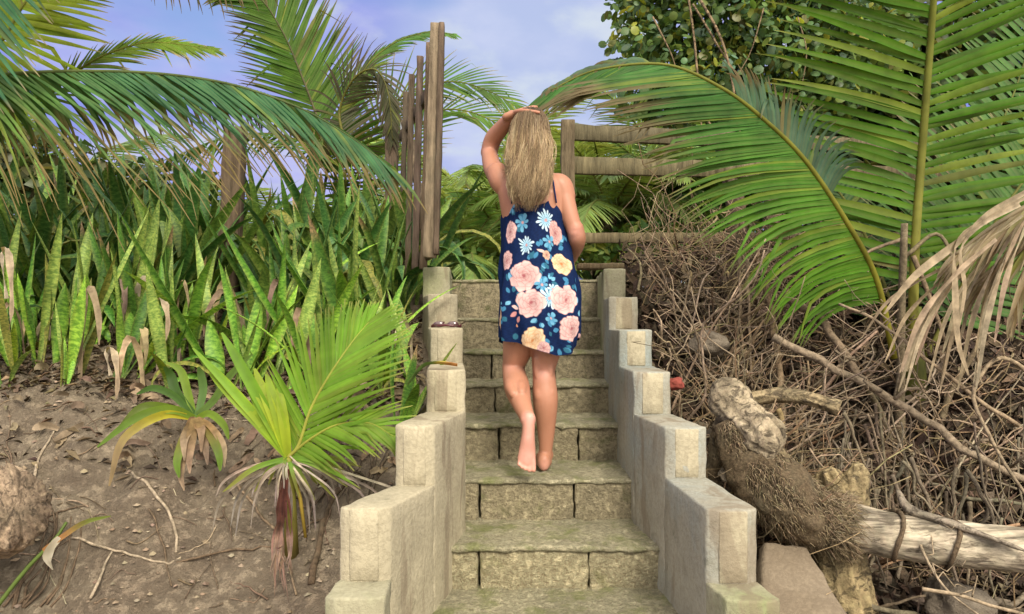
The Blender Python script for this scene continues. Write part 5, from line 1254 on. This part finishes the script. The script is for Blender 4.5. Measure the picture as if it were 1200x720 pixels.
    # the visible back, after the photograph
    for x, y, n, r, s in ((603, 262, 6, 7, 1), (634, 300, 5, 8, 2), (626, 313, 6, 7, 3), (636, 322, 5, 5, 4), (595, 318, 4, 6, 5), (602, 350, 4, 6, 6), (636, 372, 7, 8, 7), (652, 398, 8, 9, 8), (590, 370, 5, 7, 9), (598, 402, 3, 6, 10), (662, 290, 5, 6, 11), (668, 330, 4, 6, 12), (674, 360, 3, 5, 13), (640, 332, 5, 7, 15)): leaves(x, y, n, r, s)
    daisy(U(600, 247), 247, 9, 5, .3, LB, BL); daisy(U(611, 264), 264, 11, 7, .2, LB, BL)
    daisy(U(638, 262), 262, 14, 15, .1, WH, LB); daisy(U(615, 290), 290, 12, 14, .5, WH, LB)
    rose(U(599, 275), 275, 10, .5, PK0, PK1, PK2, 1.2); rose(U(650, 275), 275, 10.5, 1.2, PK0, (.62, .40, .36), PK2, 1.2)
    daisy(U(641, 287), 287, 10, 6, .8, LB, BL); leafp(U(628, 296), 296, 12, 1.6, .4, PK1)
    rose(U(594, 308), 308, 10, .2, PK0, PK1, PK2); rose(U(657, 311), 311, 11.5, .4, CR0, CR1, CR2, .9); rose(U(640, 303), 303, 4.5, .4, PK0, CR1, PK2)
    rose(U(613, 325), 325, 16.5, .3, PK0, PK1, PK2, .92)
    daisy(U(634, 337), 337, 10, 7, .3, LB, BL); daisy(U(642, 352), 352, 14, 11, .2, WH, LB); daisy(U(648, 341), 341, 8, 8, .6, WH, LB); daisy(U(646, 374), 374, 8, 5, .9, LB, BL)
    leafp(U(604, 366), 366, 10, 2.5, 2.4, PK0); leafp(U(606, 364), 362, 9, 2.2, 3.3, PK1); leafp(U(608, 366), 370, 8, 2.2, 1.9, PK0)
    rose(U(620, 356), 356, 15.5, .9, PK0, PK1, PK2, .95); rose(U(660, 352), 352, 15, .2, PK0, PK1, PK2, .98); rose(U(664, 384), 384, 13.5, .6, PK0, PK1, PK2)
    daisy(U(590, 360), 358, 9, 6, .3, LB, BL); rose(U(588, 372), 372, 9, .8, CR0, CR1, CR2, 1.4)
    rose(U(622, 398), 398, 14, .1, CR0, CR1, CR2, .95); rose(U(637, 407), 407, 6.5, .1, PK0, PK1, PK2); rose(U(679, 396), 396, 6, .6, PK0, PK1, PK2)
    rg = random.Random(9)
    for k in range(26):   # round the front, same stock of flowers
        u = rg.choice((-1, 1)) * rg.uniform(88, 140); v = rg.uniform(245, 405); t = rg.random()
        if t < .45: rose(u, v, rg.uniform(9, 15), rg.uniform(0, 6), PK0, PK1, PK2)
        elif t < .6: rose(u, v, rg.uniform(9, 13), rg.uniform(0, 6), CR0, CR1, CR2)
        else: daisy(u, v, rg.uniform(8, 12), rg.choice((7, 12)), rg.uniform(0, 6), rg.choice((WH, LB)), LB)
    hem = np.clip(1 - np.abs(vv - 1) / .006, 0, 1) * np.ones_like(Y); put(hem, (.005, .015, .06), .8)
    verts = np.stack([X3, Y3, Z3], -1).reshape(-1, 3) - np.array(tuple(foot)); nvt = len(verts)
    idx = np.arange(NU * NVV).reshape(NVV, NU); nxt = np.roll(idx, -1, 1)
    faces = np.stack([idx[:-1], idx[1:], nxt[1:], nxt[:-1]], -1).reshape(-1, 4)
    me = bpy.data.meshes.new('dress'); me.from_pydata(verts.tolist(), [], faces.tolist())
    c4 = np.ones((nvt, 4), np.float32); c4[:, :3] = colr.reshape(-1, 3); a = me.color_attributes.new('Col', 'FLOAT_COLOR', 'POINT'); a.data.foreach_set('color', c4.ravel())
    me.materials.append(M['cloth']); me.polygons.foreach_set('use_smooth', [True] * len(me.polygons))
    dress = bpy.data.objects.new('dress', me); COL.objects.link(dress); dress.parent = root; dress['label'] = 'navy sleeveless mini dress printed with pink, cream and blue flowers'
    for pts in ([at(599.5, 239, 3.045), at(600, 225, 3.035), at(601, 212, 3.06), at(603, 204, 3.12)], [at(652, 238, 3.045), at(650, 225, 3.035), at(648, 212, 3.06), at(645, 204, 3.12)]):
        mb = MB(); mb.tube(spline([tuple(p) for p in pts], 14), .0035, 6, (.008, .02, .08)); mb.build('strap', M['cloth'], dress)

    # ---------------- long fair hair: thousands of locks over a base shell
    H = [(128.5, 622, 4, 3.15, .03), (130.5, 621.5, 11, 3.145, .062), (135, 621, 16, 3.14, .085), (143, 620.5, 20, 3.135, .100), (155, 620, 22.4, 3.13, .104), (170, 620.5, 24.5, 3.11, .098), (185, 620.5, 24.5, 3.065, .066), (200, 620, 24, 3.03, .045), (215, 619.5, 23, 3.01, .036), (228, 619, 21, 3.0, .03), (238, 618, 16.5, 3.0, .022), (246, 618, 11, 3.0, .014)]
    HS = np.array(spline(H, 160)); 
    def hs(y): return [float(np.interp(y, HS[:, 0], HS[:, k])) for k in range(1, 5)]
    mb = MB(); rings = []
    for y in np.linspace(129.5, 222, 40):
        c, w, D, d = hs(y); rings.append((at(c, y, D), V((w * .88 * D / FPX, 0, 0)), V((0, d * .92, 0))))
    mb.loft(rings, (.24, .165, .095), 40); hb = mb.build('hair', M['hair'], root)
    mb = MB(); ROOT = (.075, .05, .032)
    for cl in range(760):            # clumps of a few locks that run together
        ca = rnd(-1.8, 1.8); cy0 = 129 + 14 * random.random() ** 1.5 if random.random() < .72 else rnd(138, 205)
        cb = random.choice([(.35, .24, .13), (.47, .34, .19), (.25, .17, .095), (.55, .42, .255), (.18, .12, .07), (.31, .215, .115), (.42, .30, .165)])
        cy1 = 240 - 8 * abs(ca) + random.gauss(-10, 9)
        if abs(ca) > 1.3: cy1 -= rnd(0, 30)
        if random.random() < .22: cy1 = rnd(max(cy0 + 25, 185), 238)
        ph = rnd(0, 6.28); fq = rnd(4, 11); am = rnd(.003, .015); cs_ = rnd(.93, 1.07); drift = random.gauss(0, .16); fly = rnd(.03, .09) if random.random() < .10 else 0
        for i in range(random.choice((6, 8, 10))):
            y0 = cy0 + rnd(-2, 4); y1 = min(249, cy1 + random.gauss(0, 4)); base = jit(cb, .14); a0 = ca + random.gauss(0, .055); da = drift + random.gauss(0, .05)
            s = cs_ + rnd(-.03, .03); n = 16; pts = []; cs = []; rad = []; r0 = rnd(.0006, .0016); p2 = ph + rnd(-.4, .4)
            for k in range(n):
                u = k / (n - 1); y = lerp(y0, y1, u); c, w, D, d = hs(min(y, 240)); w *= .95; a = a0 * (1 - .10 * u) + da * u
                ex = 1 + .04 * math.sin(p2 + u * fq) + fly * 4 * u * u
                p = at(c, y, D) + V((math.sin(a) * w * s * ex * D / FPX, -math.cos(a) * d * s * ex - .004 * u, 0)) + V((math.sin(p2 + fq * u * 1.3), math.cos(p2 * 1.7 + fq * u), 0)) * am * (.2 + u)
                pts.append(p); rad.append(r0 * (1 - .75 * u ** 2)); t = smooth(128, 180, y); cs.append(lerp3(lerp3(ROOT, base, .18), base, t))
            m0 = len(mb.v); mb.tube(pts, rad, 3, (0, 0, 0)); mb.c[m0:] = [cs[k] for k in range(n) for _ in range(3)]
    mb.build('hair_locks', M['hair'], hb)
person()
# ------------------------------------------------------------------ sky, sun, camera
SUN_DIR = V((.20, -.72, .64)).normalized()        # towards the sun: behind the viewer, to the right
def world():
    w = bpy.data.worlds.new('World'); SC.world = w; w.use_nodes = True; t = w.node_tree; n = t.nodes; l = t.links
    bg = n['Background']; sky = n.new('ShaderNodeTexSky'); sky.sky_type = 'NISHITA'; sky.sun_disc = False
    sky.sun_elevation = math.asin(SUN_DIR.z); sky.sun_rotation = math.atan2(SUN_DIR.x, SUN_DIR.y); sky.altitude = 0; sky.air_density = 1; sky.dust_density = 2
    tc = n.new('ShaderNodeTexCoord'); mp = n.new('ShaderNodeMapping'); l.new(tc.outputs['Generated'], mp.inputs['Vector']); mp.inputs['Scale'].default_value = (1, 1, 2.2)
    def noise(sc, det, lo, hi, off):
        m2 = n.new('ShaderNodeMapping'); l.new(mp.outputs[0], m2.inputs['Vector']); m2.inputs['Location'].default_value = off
        q = n.new('ShaderNodeTexNoise'); l.new(m2.outputs[0], q.inputs['Vector']); q.inputs['Scale'].default_value = sc; q.inputs['Detail'].default_value = det; q.inputs['Roughness'].default_value = .5
        r = n.new('ShaderNodeMapRange'); r.interpolation_type = 'SMOOTHSTEP'; l.new(q.outputs['Fac'], r.inputs[0]); r.inputs[1].default_value = lo; r.inputs[2].default_value = hi; return r.outputs[0]
    def mix(f, a, b):
        m = n.new('ShaderNodeMixRGB'); 
        for k, v in (('Fac', f), ('Color1', a), ('Color2', b)):
            if isinstance(v, bpy.types.NodeSocket): l.new(v, m.inputs[k])
            else: m.inputs[k].default_value = v if k == 'Fac' else (*v, 1)
        return m.outputs[0]
    S = SKYK
    cl = mix(noise(4.2, 6, .40, .62, (.3, .1, .2)), (2.3 * S, 2.75 * S, 6.8 * S), (4.3 * S, 4.4 * S, 7.8 * S))     # lavender undersides to paler lit cloud
    cl = mix(noise(7.5, 5, .50, .70, (1.3, .4, .7)), cl, (5.4 * S, 5.7 * S, 7.0 * S))
    sp = n.new('ShaderNodeSeparateXYZ'); l.new(tc.outputs['Generated'], sp.inputs[0]); zr = n.new('ShaderNodeMapRange'); l.new(sp.outputs['Z'], zr.inputs[0]); zr.inputs[1].default_value = .45; zr.inputs[2].default_value = .85
    cl = mix(zr.outputs[0], cl, (6.4 * S, 6.2 * S, 6.1 * S))     # the cloud deck is thick and white overhead
    d0 = at(622, 85, 1) - V((0, 0, CAMZ)); d0.normalize(); vd = n.new('ShaderNodeVectorMath'); vd.operation = 'DOT_PRODUCT'; l.new(tc.outputs['Generated'], vd.inputs[0]); vd.inputs[1].default_value = d0; gr = n.new('ShaderNodeMapRange'); gr.interpolation_type = 'SMOOTHERSTEP'; l.new(vd.outputs['Value'], gr.inputs[0]); gr.inputs[1].default_value = .965; gr.inputs[2].default_value = 1.0; gr.inputs[4].default_value = .5
    cl = mix(gr.outputs[0], cl, (6.0 * S, 7.0 * S, 7.6 * S))     # brighter break in the cloud
    gap = noise(1.9, 4, .56, .68, (4.1, 2.2, .5))
    vs2 = n.new('ShaderNodeVectorMath'); vs2.operation = 'DOT_PRODUCT'; l.new(tc.outputs['Generated'], vs2.inputs[0]); vs2.inputs[1].default_value = SUN_DIR; g2 = n.new('ShaderNodeMapRange'); g2.interpolation_type = 'SMOOTHSTEP'; l.new(vs2.outputs['Value'], g2.inputs[0]); g2.inputs[1].default_value = .35; g2.inputs[2].default_value = 1.0
    out = mix(gap, cl, mix(.55, sky.outputs[0], (2.0 * S, 2.9 * S, 6.2 * S)))
    out = mix(g2.outputs[0], out, (24 * S, 22.5 * S, 20 * S))     # thin bright cloud round the sun, behind the viewer
    l.new(out, bg.inputs['Color']); bg.inputs['Strength'].default_value = .1
SKYK = .53
world()
sd = bpy.data.lights.new('sun', 'SUN'); sd.energy = 1.5; sd.angle = R(16); sd.color = (1, .93, .80)
so = bpy.data.objects.new('sun', sd); COL.objects.link(so); so.rotation_euler = SUN_DIR.to_track_quat('Z', 'Y').to_euler()
cd = bpy.data.cameras.new('camera'); co_ = bpy.data.objects.new('camera', cd); COL.objects.link(co_)
co_.location = (0, 0, CAMZ); co_.rotation_euler = (R(90), 0, 0); cd.sensor_width = 36; cd.sensor_fit = 'HORIZONTAL'; cd.lens = FPX / 1200 * 36
cd.shift_y = 20 / 1200; cd.clip_start = .05; cd.clip_end = 2000
SC.camera = co_
SC.cycles.max_bounces = 5; SC.cycles.diffuse_bounces = 1; SC.cycles.transmission_bounces = 3
vs_ = SC.view_settings; vs_.view_transform = 'Standard'; vs_.look = 'None'; vs_.gamma = 1; vs_.use_curve_mapping = False; vs_.exposure = 1.14
